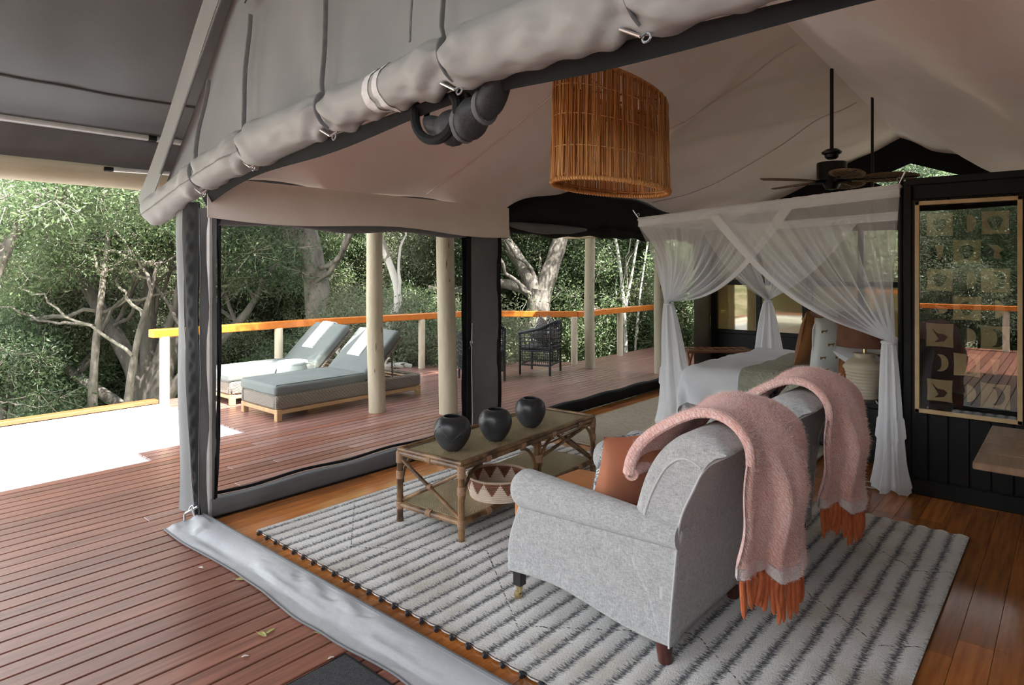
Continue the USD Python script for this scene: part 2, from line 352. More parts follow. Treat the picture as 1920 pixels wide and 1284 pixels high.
put('right_slope', grid(right_slope, 120, 60), ceil_m, ceiling, True)
seam_m = mat('canvas_seam', (.56, .47, .41), (.62, .52, .46), 10, rough=.85)
for y0 in (3.6, 5.5, 7.4):
    v = np.linspace(.02, .98, 30)
    put('seam', tube(left_slope(np.full(30, (y0 - 1.93) / 7.49), v) - [0, 0, .004], .006, 5), seam_m, ceiling)

# ------------------------------------------------------------------ left canvas wall: pelmet, posts, sills, dark arch
wall_left = structure('wall_left')
def pel(u, v):
    y = 1.80 + u * 2.85; z = 2.17 - v * (.255 + .02 * np.sin(u * 9) + .02 * u)
    P = np.stack([y, z, y * 0], -1)
    return np.stack([-4.085 + .014 * np.sin(y * 4.1 + 1) * v + .03 * fbm(P, 2.0, 2, 4) * v, y, z], -1)
put('pelmet', grid(pel, 70, 10, .006), pelmet_m, wall_left, True)
def roll(u, v):   # rolled dark blind hidden behind the pelmet
    y = 1.9 + u * 2.8; a = v * 2 * PI; r = .05 + .008 * np.sin(y * 7)
    return np.stack([-4.16 + r * np.cos(a), y, 1.925 + r * np.sin(a) - .01 * np.sin(y * 5)], -1)
put('rolled_blind', grid(roll, 40, 14), dgrey_m, wall_left, True)
def arch(u, v):
    y = 4.62 + u * 4.75; z0 = 1.99 + .06 * u + .03 * np.sin(u * 15); z1 = eave_z(y) + .02
    P = np.stack([y, z0, y * 0], -1)
    return np.stack([-4.15 + .05 * np.sin(v * PI) * (1 + .5 * np.sin(u * 11)), y, z0 + (z1 - z0) * v], -1)
put('arch_panel', grid(arch, 60, 12, .006), black_m, wall_left, True)
def roll2(u, v):
    y = 4.6 + u * 4.4; a = v * 2 * PI; r = .065 + .012 * np.sin(y * 6) + .01 * np.sin(y * 13)
    return np.stack([-4.17 + r * np.cos(a), y, 2.005 + .045 * u + r * np.sin(a) - .02 * np.abs(np.sin(u * 7.5))], -1)
put('rolled_blind', grid(roll2, 60, 14), black_m, wall_left, True)
put('bulging_blind', tube([(-4.12, y, 2.02 - .02 * math.sin((y - 4.7) * 2.6)) for y in np.linspace(4.7, 6.0, 24)], .055 * np.sin(np.linspace(.25, PI - .12, 24)) ** .6, 12), dgrey_m, wall_left, True)
def sill(y0, y1, m, h=.12, nm='sill'):
    def fn(u, v):
        y = y0 + u * (y1 - y0); a = v * 2 * PI
        return np.stack([-4.19 + .045 * np.sign(np.cos(a)) * np.abs(np.cos(a)) ** .5, y, h / 2 + (h / 2) * np.sign(np.sin(a)) * np.abs(np.sin(a)) ** .5 + .006 * np.sin(y * 8) * (np.sin(a) > 0)], -1)
    n = max(12, int((y1 - y0) * 14))
    put(nm, grid(fn, n, 17), m, wall_left, True)
sill(1.86, 4.1, dgrey_m); sill(4.5, 9.3, black_m, .13)
put('sill_edge', tube([(-4.235, y, .128 + .008 * math.sin(y * 8)) for y in np.linspace(1.9, 4.1, 40)], .011, 6), black_m, wall_left)
def strip(y0, y1, xo, m, nm, z1=1.98, bow=.0, lean=0.0):
    def fn(u, v):
        z = .02 + v * (z1 - .02); y = y0 + u * (y1 - y0)
        return np.stack([xo + bow * np.sin(v * PI) + .006 * np.sin(z * 9 + u * 4) + 0 * u, y + .03 * lean * (v - .5) + .012 * np.sin(v * PI * 1.2) * lean, z], -1)
    put(nm, grid(fn, 8, 26, .005), m, wall_left, True)
# corner post: side wall strip and its black hem
strip(1.79, 1.895, -4.175, dgrey_m, 'corner_strip', lean=.5)
strip(1.89, 1.915, -4.165, black_m, 'corner_hem', lean=1.0)
# middle post
strip(4.09, 4.165, -4.15, black_m, 'post_hem'); strip(4.15, 4.54, -4.135, dgrey_m, 'post_panel', bow=.01); strip(4.53, 4.59, -4.13, black_m, 'post_hem')
put('zip', ribbon([(-4.12, 4.15, z) for z in np.linspace(.05, 1.95, 12)], .05, .006, up=(1, 0, 0)), black_m, wall_left)
put('zip_cord', tube([(-4.105, 4.172 + .006 * math.sin(z * 6), z) for z in np.linspace(.05, 1.1, 12)], .005, 5), alu_m, wall_left)
put('zip_pull', join([rod((-4.10, 4.15, .93), (-4.10, 4.17, .87), .008), xf(trimesh.creation.torus(.014, .004, 12, 6), (-4.10, 4.16, .93), ry=90)]), steel_m, wall_left)
strip(8.75, 9.32, -4.14, dgrey_m, 'rear_panel', z1=2.1)
# aluminium tent upright inside each canvas post
for y in (1.86, 4.3): put('upright', rod((-4.19, y, 0), (-4.19, y, 2.1), .025, 10), alu_m, wall_left)

# ------------------------------------------------------------------ front canvas wall: gable, floor flap, corner
wall_front = structure('wall_front')
gz = lambda x: np.where(x < -3.72, 2.25 + (x + 4.6) * 1.045, 3.17 + (x + 3.72) * .83)
def gable(u, v):
    x = -4.72 + u * 7.2
    zt = np.where(x < XR, gz(x), 4.88 - (x - XR) * .72); z0 = np.interp(x, [-4.72, -4.3, -3.9, -3.25, -2.65, -2.16, -1.3, -.36, 2.5], [2.02, 2.1, 2.2, 2.29, 2.34, 2.38, 2.39, 2.33, 2.2])
    z0 = np.minimum(z0, zt - .01)
    P = np.stack([x, v * 2, x * 0], -1)
    w = np.sin(v * PI * .9) * (.07 * fbm(P * [1.5, .5, 1], 1.0, 3, 2) + .028 * np.sin(x * 7.5 + v * 1.5)) + .075 * (1 - v) ** 3 * (np.sin(x * 8.5 + 1 + 2 * v) + .6 * np.sin(x * 17 + 2)) * v ** .3 + .05 * np.exp(-(((x + 2.9 + .35 * v) / .10) ** 2)) * np.exp(-((v - .15) / .14) ** 2) + .05 * np.exp(-(((x + 2.05 + .2 * v) / .07) ** 2)) * np.exp(-((v - .22) / .16) ** 2)
    return np.stack([x, 1.79 - .04 * (1 - v) ** 2 + w * .6, z0 + (zt - z0) * v], -1)
put('gable_canvas', grid(gable, 170, 40, .004), grey_m, wall_front, True)
band_m = mat('gable_band', (.25, .248, .24), (.29, .285, .275), 2, rough=.7, bump=.1, bscale=300, dist=.002)
def gband(u, v):
    x = -4.86 + u * 3.2; z = gz(x)
    return np.stack([x + (v - .75) * .20, 1.73 - .03 * v + .01 * np.sin(u * 14) + x * 0, z + (.75 - v) * .15 * 1.0], -1)
put('gable_edge_band', grid(gband, 40, 8, .006), band_m, wall_front, True)
put('gable_edge_piping', tube([(a + .06, 1.70, float(gz(a)) - .03) for a in np.linspace(-4.6, -1.8, 40)], .009, 6), dgrey_m, wall_front)
put('vent_flap', grid(lambda u, v: np.stack([-3.42 + .52 * u + .02 * np.sin(v * 9), 1.72 + 0 * u - .01, 3.05 + .20 * u * 1.3 + (v - .1) * (.07 + .20 * u)], -1), 16, 8, .006), black_m, wall_front, True)
# vinyl flap lying on the threshold
def flap(u, v):
    x = -4.19 + u * 5.6; c = v * 1.0
    P = np.stack([x, v * .5, x * 0], -1)
    yw = 1.595 + .215 * c + .012 * np.sin(x * 5.3) * (1 - v) + .03 * fbm(P, 3, 2, 6) * (1 - v)
    zz = .006 + .034 * np.sin(np.clip((v - .35) / .65, 0, 1) * PI * .62) + .05 * np.maximum(0, fbm(P * [1, 3, 1], 3.2, 3, 8)) * np.sin(v * PI) + .018 * np.sin(x * 21 + 6 * v) * np.sin(v * PI) * (fbm(P, 1.2, 2, 1) > .0)
    return np.stack([x, yw, np.maximum(zz, .007)], -1)
put('floor_flap', grid(flap, 230, 16, .005), vinyl_m, wall_front, True)
put('flap_hem', tube(flap(np.linspace(0, 1, 90), np.full(90, 1.0)) + [0, .006, .004], .009, 6), dgrey_m, wall_front)
put('flap_hem', tube(flap(np.linspace(0, 1, 90), np.full(90, 0.0)) + [0, -.004, .004], .006, 6), dgrey_m, wall_front)
def cmix(u, v, t0, t1, b0, b1, bow=.0):
    k = (1 - v) ** 2.2
    x0 = t0 + (b0 - t0) * k; x1 = t1 + (b1 - t1) * k; z = .03 + v * 1.99
    return np.stack([x0 + (x1 - x0) * u, 1.80 - bow * np.sin(u * PI) + .006 * np.sin(z * 6 + u * 3), z], -1)
put('corner_flap', grid(lambda u, v: cmix(u, v, -4.53, -4.42, -4.40, -4.25, .012) - np.array([0, .04, 0]) * ((1 - u) * (1 - v) ** 4)[..., None], 10, 34, .005), grey_m, wall_front, True)
put('corner_zip', grid(lambda u, v: cmix(u, v, -4.425, -4.20, -4.255, -4.165, .02) - np.stack([0 * u, .007 * np.sin(v * 90) * (u > .5) * (u < .75), 0 * u], -1), 14, 120, .006), black_m, wall_front, True)
put('zip_hook', join([xf(trimesh.creation.torus(.022, .005, 14, 6), (-4.19, 1.75, .085), rx=60), rod((-4.20, 1.72, .065), (-4.12, 1.76, .115), .008), rod((-4.205, 1.715, .06), (-4.17, 1.70, .03), .007), rod((-4.14, 1.73, .11), (-4.12, 1.74, .06), .006)]), steel_m, wall_front)

# ------------------------------------------------------------------ outer fly roof
fly = structure('roof_fly')
def flyf(sgn):
    def fn(u, v):
        y = -1.9 + u * 13.2; x = -1.66 + sgn * v * 3.94
        z = 5.05 - v * 2.40 - .07 * np.sin(v * PI)
        P = np.stack([x, y, x * 0], -1)
        w = .12 * fbm(P * [.5, 1.2, 1], 1.1, 3, 4) + .045 * np.sin(y * 4.2 + x * .8 + 2 * fbm(P, .7, 2, 1)) * np.sin(v * PI)
        return np.stack([x, y, z + w * np.minimum(1, (1 - v) * 6)], -1)
    return fn
put('fly_canvas', grid(flyf(-1), 130, 44, .004), fly_m, fly, True); put('fly_canvas', grid(flyf(1), 60, 20, .004), fly_m, fly, True)
for v0 in (.905, .60): put('fly_seam', tube(flyf(-1)(np.linspace(0, 1, 80), np.full(80, v0)) - [0, 0, .006], .008, 5), mat('fly_seam_%d' % (v0 * 100), (.05, .048, .046)), fly)
put('eave_pipe', rod((-5.60, -2, 2.64), (-5.60, 11, 2.64), .026, 12), alu_m, fly)
put('eave_pipe', rod((2.28, -2, 2.64), (2.28, 11, 2.64), .026, 12), alu_m, fly)
val_m = mat('fly_valance', (.075, .075, .075), (.10, .10, .10), 2, rough=.32)
def valance(u, v):
    y = -1.9 + u * 12.8; s = .025 * np.sin(y * 9.5 + v * 5.5) * np.sin(v * PI) 
    return np.stack([-5.60 - .20 * v + s, y + .25 * v, 2.635 - .235 * v + s * .6], -1)
put('valance', grid(valance, 400, 12, .003), val_m, fly, True)
put('strut', tube([(-5.62, 1.75, 2.36), (-5.55, 2.25, 2.37), (-5.42, 2.28, 2.50)], .017, 8), alu_m, fly)
put('strut_cap', rod((-5.627, 1.70, 2.359), (-5.62, 1.76, 2.36), .019, 10), blackmetal_m, fly)
put('pipe_sleeve', rod((-5.60, 2.0, 2.64), (-5.60, 2.06, 2.64), .03, 10), blackmetal_m, fly)

# ------------------------------------------------------------------ dark partition on the right, panelled
wall_right = structure('wall_right')
put('core', box(1.25, 5.41, 1.11, 4.25, .07, 2.22), blackp_m, wall_right, False)
x = -.90
while x < 1.6:
    put('panel', box(x + .06, 5.37, 1.05, .116, .022, 2.08, .006), blackp_m, wall_right, False); x += .12
put('end_post', box(-.905, 5.40, 1.11, .05, .11, 2.22, .005), blackp_m, wall_right, False)
put('top_rail', box(1.25, 5.395, 2.21, 4.33, .13, .05, .006), blackp_m, wall_right, False)
baseboard = structure('baseboard_right')
put('board', box(1.25, 5.345, .055, 4.25, .03, .11, .006), blackp_m, baseboard, False)

# ------------------------------------------------------------------ rear wall of framed panes
wall_back = structure('wall_back')
YB = 9.36
pane_m = custom('amber_pane', {'t': ('transparent_bsdf', {'color': (.62, .53, .34)}), 'g': ('glossy_bsdf', {'color': (.9, .85, .7), 'roughness': .03}), 'd': ('diffuse_bsdf', {'color': (.55, .45, .25)}), 'm1': ('mix_closure', {'fac': .30}), 'm2': ('mix_closure', {'fac': .15})},
    [('t.BSDF', 'm1.closure1'), ('d.BSDF', 'm1.closure2'), ('m1.closure', 'm2.closure1'), ('g.BSDF', 'm2.closure2')], 'm2.closure')
mesh_m = custom('insect_mesh', {'t': ('transparent_bsdf', {}), 'd': ('diffuse_bsdf', {'color': (.20, .16, .09)}), 'm': ('mix_closure', {'fac': .38})}, [('t.BSDF', 'm.closure1'), ('d.BSDF', 'm.closure2')], 'm.closure')
brass_m = mat('brass', (.62, .48, .22), (.70, .55, .28), 20, rough=.28, metallic=1.0)
xs = [-4.12]
put('side_jamb', box(-4.09, YB, 1.1, .10, .09, 2.2, .006), blackp_m, wall_back, False)
nwin = 0
edges = [-4.04, -3.46, -3.39, -2.83, -2.70, -2.14, -2.07, -1.50, -1.43, -.86, -.79, -.22, -.15, .5]
for i in range(0, len(edges), 2):
    a, b = edges[i], edges[i + 1]
    isdoor = i in (2, 4)
    w = structure('door_%d' % (1 if i == 2 else 2)) if isdoor else structure('window_%d' % (i // 2 + 1))
    put('bottom_panel', box((a + b) / 2, YB, .34, b - a, .05, .62, .01), blackp_m, w, False)
    put('bottom_rail', box((a + b) / 2, YB, .66, b - a, .07, .06, .008), blackp_m, w, False)
    put('mid_rail', box((a + b) / 2, YB, 1.385, b - a, .07, .07, .008), blackp_m, w, False)
    put('top_rail', box((a + b) / 2, YB, 2.12, b - a, .07, .08, .008), blackp_m, w, False)
    put('pane', box((a + b) / 2, YB, 1.02, b - a, .008, .66), pane_m, w, False)
    put('insect_screen', box((a + b) / 2, YB, 1.75, b - a, .004, .66), mesh_m, w, False)
    if isdoor:
        kx = b - .0 + .032 if i == 2 else a - .032
        put('knob', xf(trimesh.creation.icosphere(2, .026), (kx, YB - .075, .90)), brass_m, w, True)
    c = edges[i + 2] if i + 2 < len(edges) else b + .1
    if i == 2:
        put('stile', box(b + .032, YB, 1.08, .060, .08, 2.16, .006), blackp_m, w, False)
    elif i == 4:
        put('stile', box(a - .032, YB, 1.08, .060, .08, 2.16, .006), blackp_m, w, False); put('stile', box((b + c) / 2, YB, 1.08, c - b, .08, 2.16, .006), blackp_m, w, False)
    else: put('stile', box((b + c) / 2, YB, 1.08, c - b, .08, 2.16, .006), blackp_m, w, False)
# rear gable: dark canvas with a diamond vent
outl = [(-4.15, 2.14), (1.1, 2.14), (1.1, 2.2), (XR, 3.32), (-4.15, 2.3)]
hole = Polygon([(-2.0, 2.72), (-1.55, 2.90), (-1.02, 2.70), (-1.5, 2.46)])
gp = Polygon(outl).difference(hole)
gm_ = trimesh.creation.extrude_polygon(gp, .012); gm_.apply_transform(T.rotation_matrix(PI / 2, [1, 0, 0])); gm_.apply_translation([0, YB, 0])
put('rear_gable', gm_, black_m, wall_back, False)

# canvas closing the tent on its right, out of the picture
wall_side = structure('wall_canvas')
put('side_canvas', grid(lambda u, v: np.stack([1.24 + .02 * np.sin(u * 20 + v * 3), -2.4 + u * 11.7, v * 2.3], -1), 40, 8, .006), dgrey_m, wall_side, True)
put('front_canvas', grid(lambda u, v: np.stack([.30 + u * 2.6, 1.86 + .02 * np.sin(u * 18), v * 2.35], -1), 40, 8, .006), grey_m, wall_side, True)
# ================================================================== the rolled canvas across the front
RC = np.array([(-4.80, 1.985), (-4.30, 2.105), (-3.90, 2.19), (-3.25, 2.283), (-2.65, 2.332), (-2.16, 2.37), (-1.68, 2.405), (-1.31, 2.412), (-1.0, 2.412), (-.67, 2.405), (-.36, 2.40), (.3, 2.40), (1.2, 2.40)])
rcx = spline(RC, 240)
rcx = rcx[np.argsort(rcx[:, 0])]
def rz(x): return float(np.interp(x, rcx[:, 0], rcx[:, 1]))
straps_x = [-4.02, -3.42, -2.66, -1.83, -1.03]
rolled = thing('rolled_canvas', 'long grey rolled-up canvas front wall strapped under the gable of the tent', 'canvas blind', (-2, 1.75, 0))
def rolled_fn(u, v):
    x = -4.82 + u * 5.9; a = v * 2 * PI
    P = np.stack([x, np.cos(a) * .6, np.sin(a) * .6], -1)
    r = .103 + .010 * np.sin(x * 3.3) + .03 * fbm(P, 2.2, 3, 3) + .012 * np.sin(x * 34 + a * 1.2) * np.clip(fbm(P * [1, 2, 2], 2.0, 2, 8) * 4, 0, 1) * (np.sin(a) < .5)
    for s in straps_x:
        r = r + .011 * np.exp(-((x - s) / .13) ** 2) * np.sin(a * 5 + (x - s) * 40 * np.sign(s - x) + s * 7) * (np.sin(a) < .6)
        r = r - .026 * np.exp(-((x - s) / .035) ** 2) + .010 * np.exp(-((np.abs(x - s) - .11) / .05) ** 2)
    r = r * np.where(u < .012, u / .012 * .6 + .4, 1)
    z = np.interp(x, rcx[:, 0], rcx[:, 1])
    return np.stack([x + 2, r * np.cos(a), z + r * np.sin(a)], -1)
put('roll', grid(rolled_fn, 420, 36), tubec_m, rolled, True)
capc = rolled_fn(np.full(24, 0.0), np.linspace(0, 1, 24)[:24] * 23 / 24)
put('roll_end', trimesh.convex.convex_hull(np.vstack([capc, capc.mean(0) + [-.012, 0, 0]])), tubec_m, rolled)
sp_ = np.linspace(.004, .24, 60)
put('seam', tube(rolled_fn(sp_, np.full(60, .56)) * [1, 1.01, 1] , .004, 4), strap_m, rolled)
def under_strip(u, v):
    x = -4.15 + u * 5.2; z = np.interp(x, rcx[:, 0], rcx[:, 1])
    drop = .088 + v * (.038 + .03 * np.abs(np.sin(x * 1.9 + .6)) ** 2)
    return np.stack([x + 2, .05 + .03 * v + 0 * x, z - drop], -1)
put('dark_hem', grid(under_strip, 120, 5, .006), black_m, rolled, True)
for k, s in enumerate(straps_x):
    pts = []
    ztop = [2.72, 2.98, 3.35, 3.35, 3.2][k]
    for t in np.linspace(0, 1, 7): pts.append((s + 2 + .012 * math.sin(t * 7 + k) + [.12, .02, .05, -.03, -.02][k] * (1 - t), -.02 - .03 * t, ztop + (rz(s) + .13 - ztop) * t))
    for a in np.linspace(.66, 1.36, 12) * PI: pts.append((s + 2 + .02 * (a - PI * .6), .094 * math.cos(a), rz(s) + .094 * math.sin(a)))
    sm = tube(resample(np.array(pts), 60), .013, 8, flat=.35)
    put('strap', sm, strap_m, rolled)
    zb = rz(s) - .118
    put('buckle', join([rod((s + 2 - .02, -.04, zb + .035), (s + 2 + .045, -.03, zb), .006), rod((s + 2 + .045, -.03, zb + .0), (s + 2 + .07, -.01, zb + .02), .005), xf(trimesh.creation.torus(.014, .004, 12, 6), (s + 2 + .06, -.02, zb - .005), rx=80)]), steel_m, rolled)
put('cord', tube(spline([(-2.05 + 2, .02, 2.95), (-2.03 + 2, -.03, 2.72), (-2.0 + 2, -.07, 2.50)], 20), .005, 5), strap_m, rolled)
for x0, w0 in ((-2.28, .042), (-2.21, .036)):
    def bandf(u, v, x0=x0, w0=w0):
        uu = (x0 + u * w0 + 4.82) / 5.9; P = rolled_fn(uu, v); c = np.stack([P[..., 0], P[..., 0] * 0, np.interp(P[..., 0] - 2, rcx[:, 0], rcx[:, 1])], -1)
        return c + (P - c) * 1.035
    put('webbing_band', grid(bandf, 4, 40), web_m, rolled, True)
# bundled black insect screen strapped under it
bund = thing('insect_screen_bundle', 'bundle of rolled black insect screen sagging below the grey canvas roll', 'insect screen', (-1.9, 1.84, 2.2))
scr_m = mat('black_screen_roll', (.014, .014, .015), (.035, .035, .037), 30, (1, 6, 6), rough=.6)
def bfn(u, v):
    a = v * 2 * PI; t = u
    c = np.stack([-.18 + .50 * t, 0 * t, .02 - .075 * np.sin(t * PI) ** .8 + .16 * t ** 2], -1)
    r = .070 * np.sin(np.clip(t * .94 + .03, 0, 1) * PI) ** .55 * (1 + .12 * np.sin(t * 26)) + .004
    return c + np.stack([0 * a, r * np.cos(a), r * np.sin(a)], -1)
put('roll', grid(bfn, 60, 18), scr_m, bund, True)
put('cord_loop', tube(spline([(-.22, -.02, .10), (-.18, -.05, -.02), (-.10, -.06, -.075), (0, -.06, -.07), (.05, -.05, .0), (.02, -.04, .09)], 40), .020, 8), black_m, bund)
put('cord_loop', tube(spline([(-.20, .03, .09), (-.14, -.01, -.03), (-.05, -.02, -.06), (.06, -.03, -.03), (.08, -.02, .1)], 40), .012, 8), black_m, bund)
for t in (.45, .68): put('strap', tube(bfn(np.full(20, t), np.linspace(0, 1, 20)) * 1.0, .012, 6), dgrey_m, bund)

# ================================================================== log posts and beams of the deck
def log_post(x, y, r0, r1, z1, label, lean=(0, 0), m=log_m):
    t = thing('log_post', label, 'post', (x, y, 0), group=None)
    n = 14; z = np.linspace(0, z1, n)
    p = np.stack([lean[0] * z + .006 * np.sin(z * 3 + x * 5), lean[1] * z + .006 * np.cos(z * 2.3 + x), z], 1)
    put('trunk', tube(p, np.linspace(r0, r1, n), 20), m, t, 50)
    for k in range(5):
        a = math.atan2(-y, -x) + rnd.uniform(-.9, .9); zc = rnd.uniform(.4, z1 - .2); h = rnd.uniform(.02, .07); rr = r0 + (r1 - r0) * zc / z1
        c = np.array([lean[0] * zc + (rr - .001) * math.cos(a), lean[1] * zc + (rr - .001) * math.sin(a), zc])
        put('crack', join([tube([c + [0, 0, -h], c + [.001, .001, 0], c + [0, 0, h]], [.0012, .0045, .0012], 6)]), knot_m, t)
    return t
log_post(-5.86, 4.45, .094, .086, 2.25, 'pale peeled log post beside the near sun lounger', lean=(-.012, -.010))
log_post(-5.20, 4.92, .104, .098, 2.25, 'thick peeled log post just left of the dark middle tent post', lean=(-.016, -.012))
log_post(-5.85, 8.62, .082, .080, 2.07, 'pale peeled log post carrying the short log beam, beyond the woven armchair')
log_post(-4.76, 8.90, .090, .080, 2.07, 'peeled log post half hidden behind the left net curtain of the bed')
def log_beam(a, b, r, label):
    a, b = np.array(a, float), np.array(b, float); d = b - a; L = np.linalg.norm(d)
    t = thing('log_beam', label, 'beam', tuple(a))
    n = 24; s = np.linspace(0, 1, n); p = s[:, None] * d
    p[:, 2] += .012 * np.sin(s * 7)
    rr = r * (1 + .04 * np.sin(s * 9)); rr[0] *= .8; rr[-1] *= .8
    p = np.vstack([p[0] - d / L * .02, p, p[-1] + d / L * .02]); rr = np.r_[r * .55, rr, r * .55]
    put('log', tube(p, rr, 20), logh_m, t, 50)
log_beam((-5.85, -1.8, 2.325), (-5.85, 10.6, 2.325), .092, 'long yellowish log beam under the edge of the fly at top left')
log_beam((-6.22, 8.46, 2.14), (-4.3, 9.02, 2.14), .082, 'short pale log beam resting on the far log posts')

# ================================================================== deck railing
railing = thing('deck_railing', 'orange timber handrail on pale posts running around the deck edge', 'railing', (-8.2, 3.0, 0))
O = np.array([-8.2, 3.0, 0])
verts = np.array([(-8.20, 2.98), (-8.18, 5.0), (-7.72, 7.85), (-6.30, 8.88), (-6.25, 14.6)])
for a, b in [(0, 1), (1, 2), (2, 3), (3, 4)]:
    p, q = verts[a], verts[b]; d = q - p; L = np.linalg.norm(d); an = math.degrees(math.atan2(d[1], d[0])); c = (p + q) / 2
    put('handrail', xf(box(0, 0, 0, L + .04, .14, .095, .008), (c[0] - O[0], c[1] - O[1], .825), rz=an), mat('handrail_%d' % a, (.50, .135, .018), (.62, .19, .03), 2.5, (.7, 6, 6), 5, .3, .75, rough=.35, coat_weight=.25), railing, False)
for i, (x, y) in enumerate([(-8.16, 3.10), (-8.14, 4.55), (-7.86, 6.85), (-7.4, 8.08), (-6.28, 8.80), (-6.26, 10.2), (-6.26, 11.7), (-6.26, 13.1), (-6.26, 14.4)]):
    pm = extrude([(.055 * math.cos(a), .055 * math.sin(a)) for a in np.arange(12) * PI / 6], .80, .012, 'z')
    put('post', xf(pm, (x - O[0], y - O[1], .385)), post_m, railing, 40)

# ================================================================== sun loungers
wick_m = custom('wicker', {'tc': ('texture_coordinate', {}), 'w1': ('wave_texture', {'bands_direction': 'z', 'scale': 34, 'distortion': .6}), 'w2': ('wave_texture', {'bands_direction': 'diagonal', 'scale': 16, 'distortion': .8}), 'n': ('noise_texture', {'scale': 9}),
    'mx': ('mix', {'mix_type': 'multiply', 'fac': .55}), 'r': ('rgb_ramp', {'ramp': [(0, (.12, .10, .08)), (.35, (.26, .225, .185)), (1, (.40, .36, .30))]}), 'b': ('bump', {'strength': .7, 'distance': .006}), 'p': ('principled_bsdf', {'roughness': .6})},
    [('tc.object', 'w1.vector'), ('tc.object', 'w2.vector'), ('tc.object', 'n.vector'), ('w1.color', 'mx.color1'), ('w2.color', 'mx.color2'), ('mx.color', 'r.fac'), ('r.color', 'p.base_color'), ('mx.color', 'b.height'), ('b.normal', 'p.normal')], 'p.BSDF')
teak_m = mat('teak', (.42, .25, .12), (.56, .36, .19), 3, (6, .8, 6), 5, .3, .7, rough=.5)
cush_m = mat('sage_cushion', (.145, .165, .155), (.17, .19, .18), 3, rough=.85, bump=.12, bscale=250, dist=.002)
towel_m = mat('white_towel', (.72, .72, .71), (.78, .78, .77), 30, rough=.95, bump=.3, bscale=120, dist=.004)
pipe_m = mat('cushion_piping', (.11, .125, .118))
lounger = thing('sun_lounger', 'wicker sun lounger with sage green cushion, the nearer of the pair', 'sun lounger', (-6.62, 4.44, 0), group=None)
LW, LL = .78, 1.96
for sx in (-1, 1):
    put('side_panel', box(sx * (LW / 2 - .03), 0, .197, .06, LL, .155, .02), wick_m, lounger, 40)
    put('teak_rail', box(sx * (LW / 2 - .03), 0, .095, .05, LL - .03, .045, .006), teak_m, lounger, False)
for sy in (-1, 1):
    put('end_panel', box(0, sy * (LL / 2 - .03), .197, LW - .1, .058, .155, .02), wick_m, lounger, 40)
    put('teak_rail', box(0, sy * (LL / 2 - .03), .095, LW - .04, .05, .045, .006), teak_m, lounger, False)
    for sx in (-1, 1):
        put('leg', box(sx * (LW / 2 - .032), sy * (LL / 2 - .034), .062, .062, .062, .124, .006), teak_m, lounger, False)
for y in np.linspace(-.8, .85, 12): put('slat', box(0, y, .235, LW - .1, .06, .018), teak_m, lounger, False)
def soft(sx, sy, sz, r=.035, seed=0):
    m = trimesh.creation.box([sx, sy, sz]); 
    pts = np.array([[a, b, c] for a in (-1, 1) for b in (-1, 1) for c in (-1, 1)], float)
    s = manifold3d.Manifold.batch_hull([manifold3d.Manifold.sphere(r, 20).translate(tuple((p * (np.array([sx, sy, sz]) / 2 - r)))) for p in pts]).refine_to_length(.05)
    mm = s.to_mesh(); v = mm.vert_properties[:, :3].copy(); P = v / np.array([sx, sy, sz]) * 2
    v[:, 2] += np.sign(v[:, 2]) * sz * .10 * (1 - np.clip(np.abs(P[:, 0]), 0, 1) ** 4) * (1 - np.clip(np.abs(P[:, 1]), 0, 1) ** 6) + .012 * fbm(v, 4, 2, seed)
    return trimesh.Trimesh(v, mm.tri_verts, process=False)
put('seat_cushion', xf(soft(LW - .01, 1.15, .11, .036, 1), (0, -.42, .322)), cush_m, lounger, 40)
ANG = 44
bk = xf(soft(LW - .01, .72, .11, .036, 2), (0, .36, .055))
put('back_cushion', xf(bk, (0, .165, .270), rx=ANG), cush_m, lounger, 40)
sup = join([box(sx * (LW / 2 - .05), .36, -.025, .05, .74, .04, .01) for sx in (-1, 1)] + [box(0, .70, -.025, LW - .1, .05, .04, .01)])
put('back_frame', xf(sup, (0, .165, .270), rx=ANG), wick_m, lounger, 40)
put('back_prop', rod((-.3, .60, .20), (-.3, .58, .62), .012), wick_m, lounger); put('back_prop', rod((.3, .60, .20), (.3, .58, .62), .012), wick_m, lounger)
put('piping', tube([(sx, sy, .375) for sx, sy in [(-.36, -.97), (.36, -.97), (.365, .13), (-.365, .13)]], .006, 6, closed=True), pipe_m, lounger)
lounger2 = dup(lounger, 'farther wicker sun lounger with sage green cushion, beside the railing, in the sun', (-7.76, 4.50, 0))
def towel_at(x, y, label):
    t = thing('towel', label, 'towel', (x, y, 0), group=None)
    def fn(u, v):
        X = -.13 + .26 * u; s = .26 + .54 * v; k = np.clip((s - .70) / .10, 0, 1)
        yy = np.where(s < .70, s, .70 + .035 * np.sin(k * PI / 2)); zz = .123 - .06 * (1 - np.cos(k * PI / 2)) + .004 * np.sin(u * 7)
        a = math.radians(ANG)
        return np.stack([X, .165 + yy * math.cos(a) - zz * math.sin(a), .270 + yy * math.sin(a) + zz * math.cos(a)], -1)
    put('cloth', grid(fn, 20, 30, .02), towel_m, t, True)
    put('hem', tube(fn(np.linspace(0, 1, 12), np.zeros(12)), .008, 6), towel_m, t)
towel_at(-6.66, 4.44, 'folded white towel hanging over the backrest of the nearer lounger')
towel_at(-7.78, 4.50, 'folded white towel hanging over the backrest of the farther lounger')
drum = thing('side_table', 'pale green round drum table standing between the two sun loungers', 'table', (-7.19, 4.2, 0))
drum_m = mat('pale_green_glaze', (.66, .74, .69), (.72, .78, .73), 4, rough=.35)
put('body', lathe([(0, .0), (.15, 0), (.17, .02), (.185, .15), (.185, .30), (.175, .435)], 40), drum_m, drum, 40)
put('top', lathe([(0, .47), (.165, .469), (.180, .460), (.184, .446), (.178, .432), (0, .432)], 40), drum_m, drum, 40)

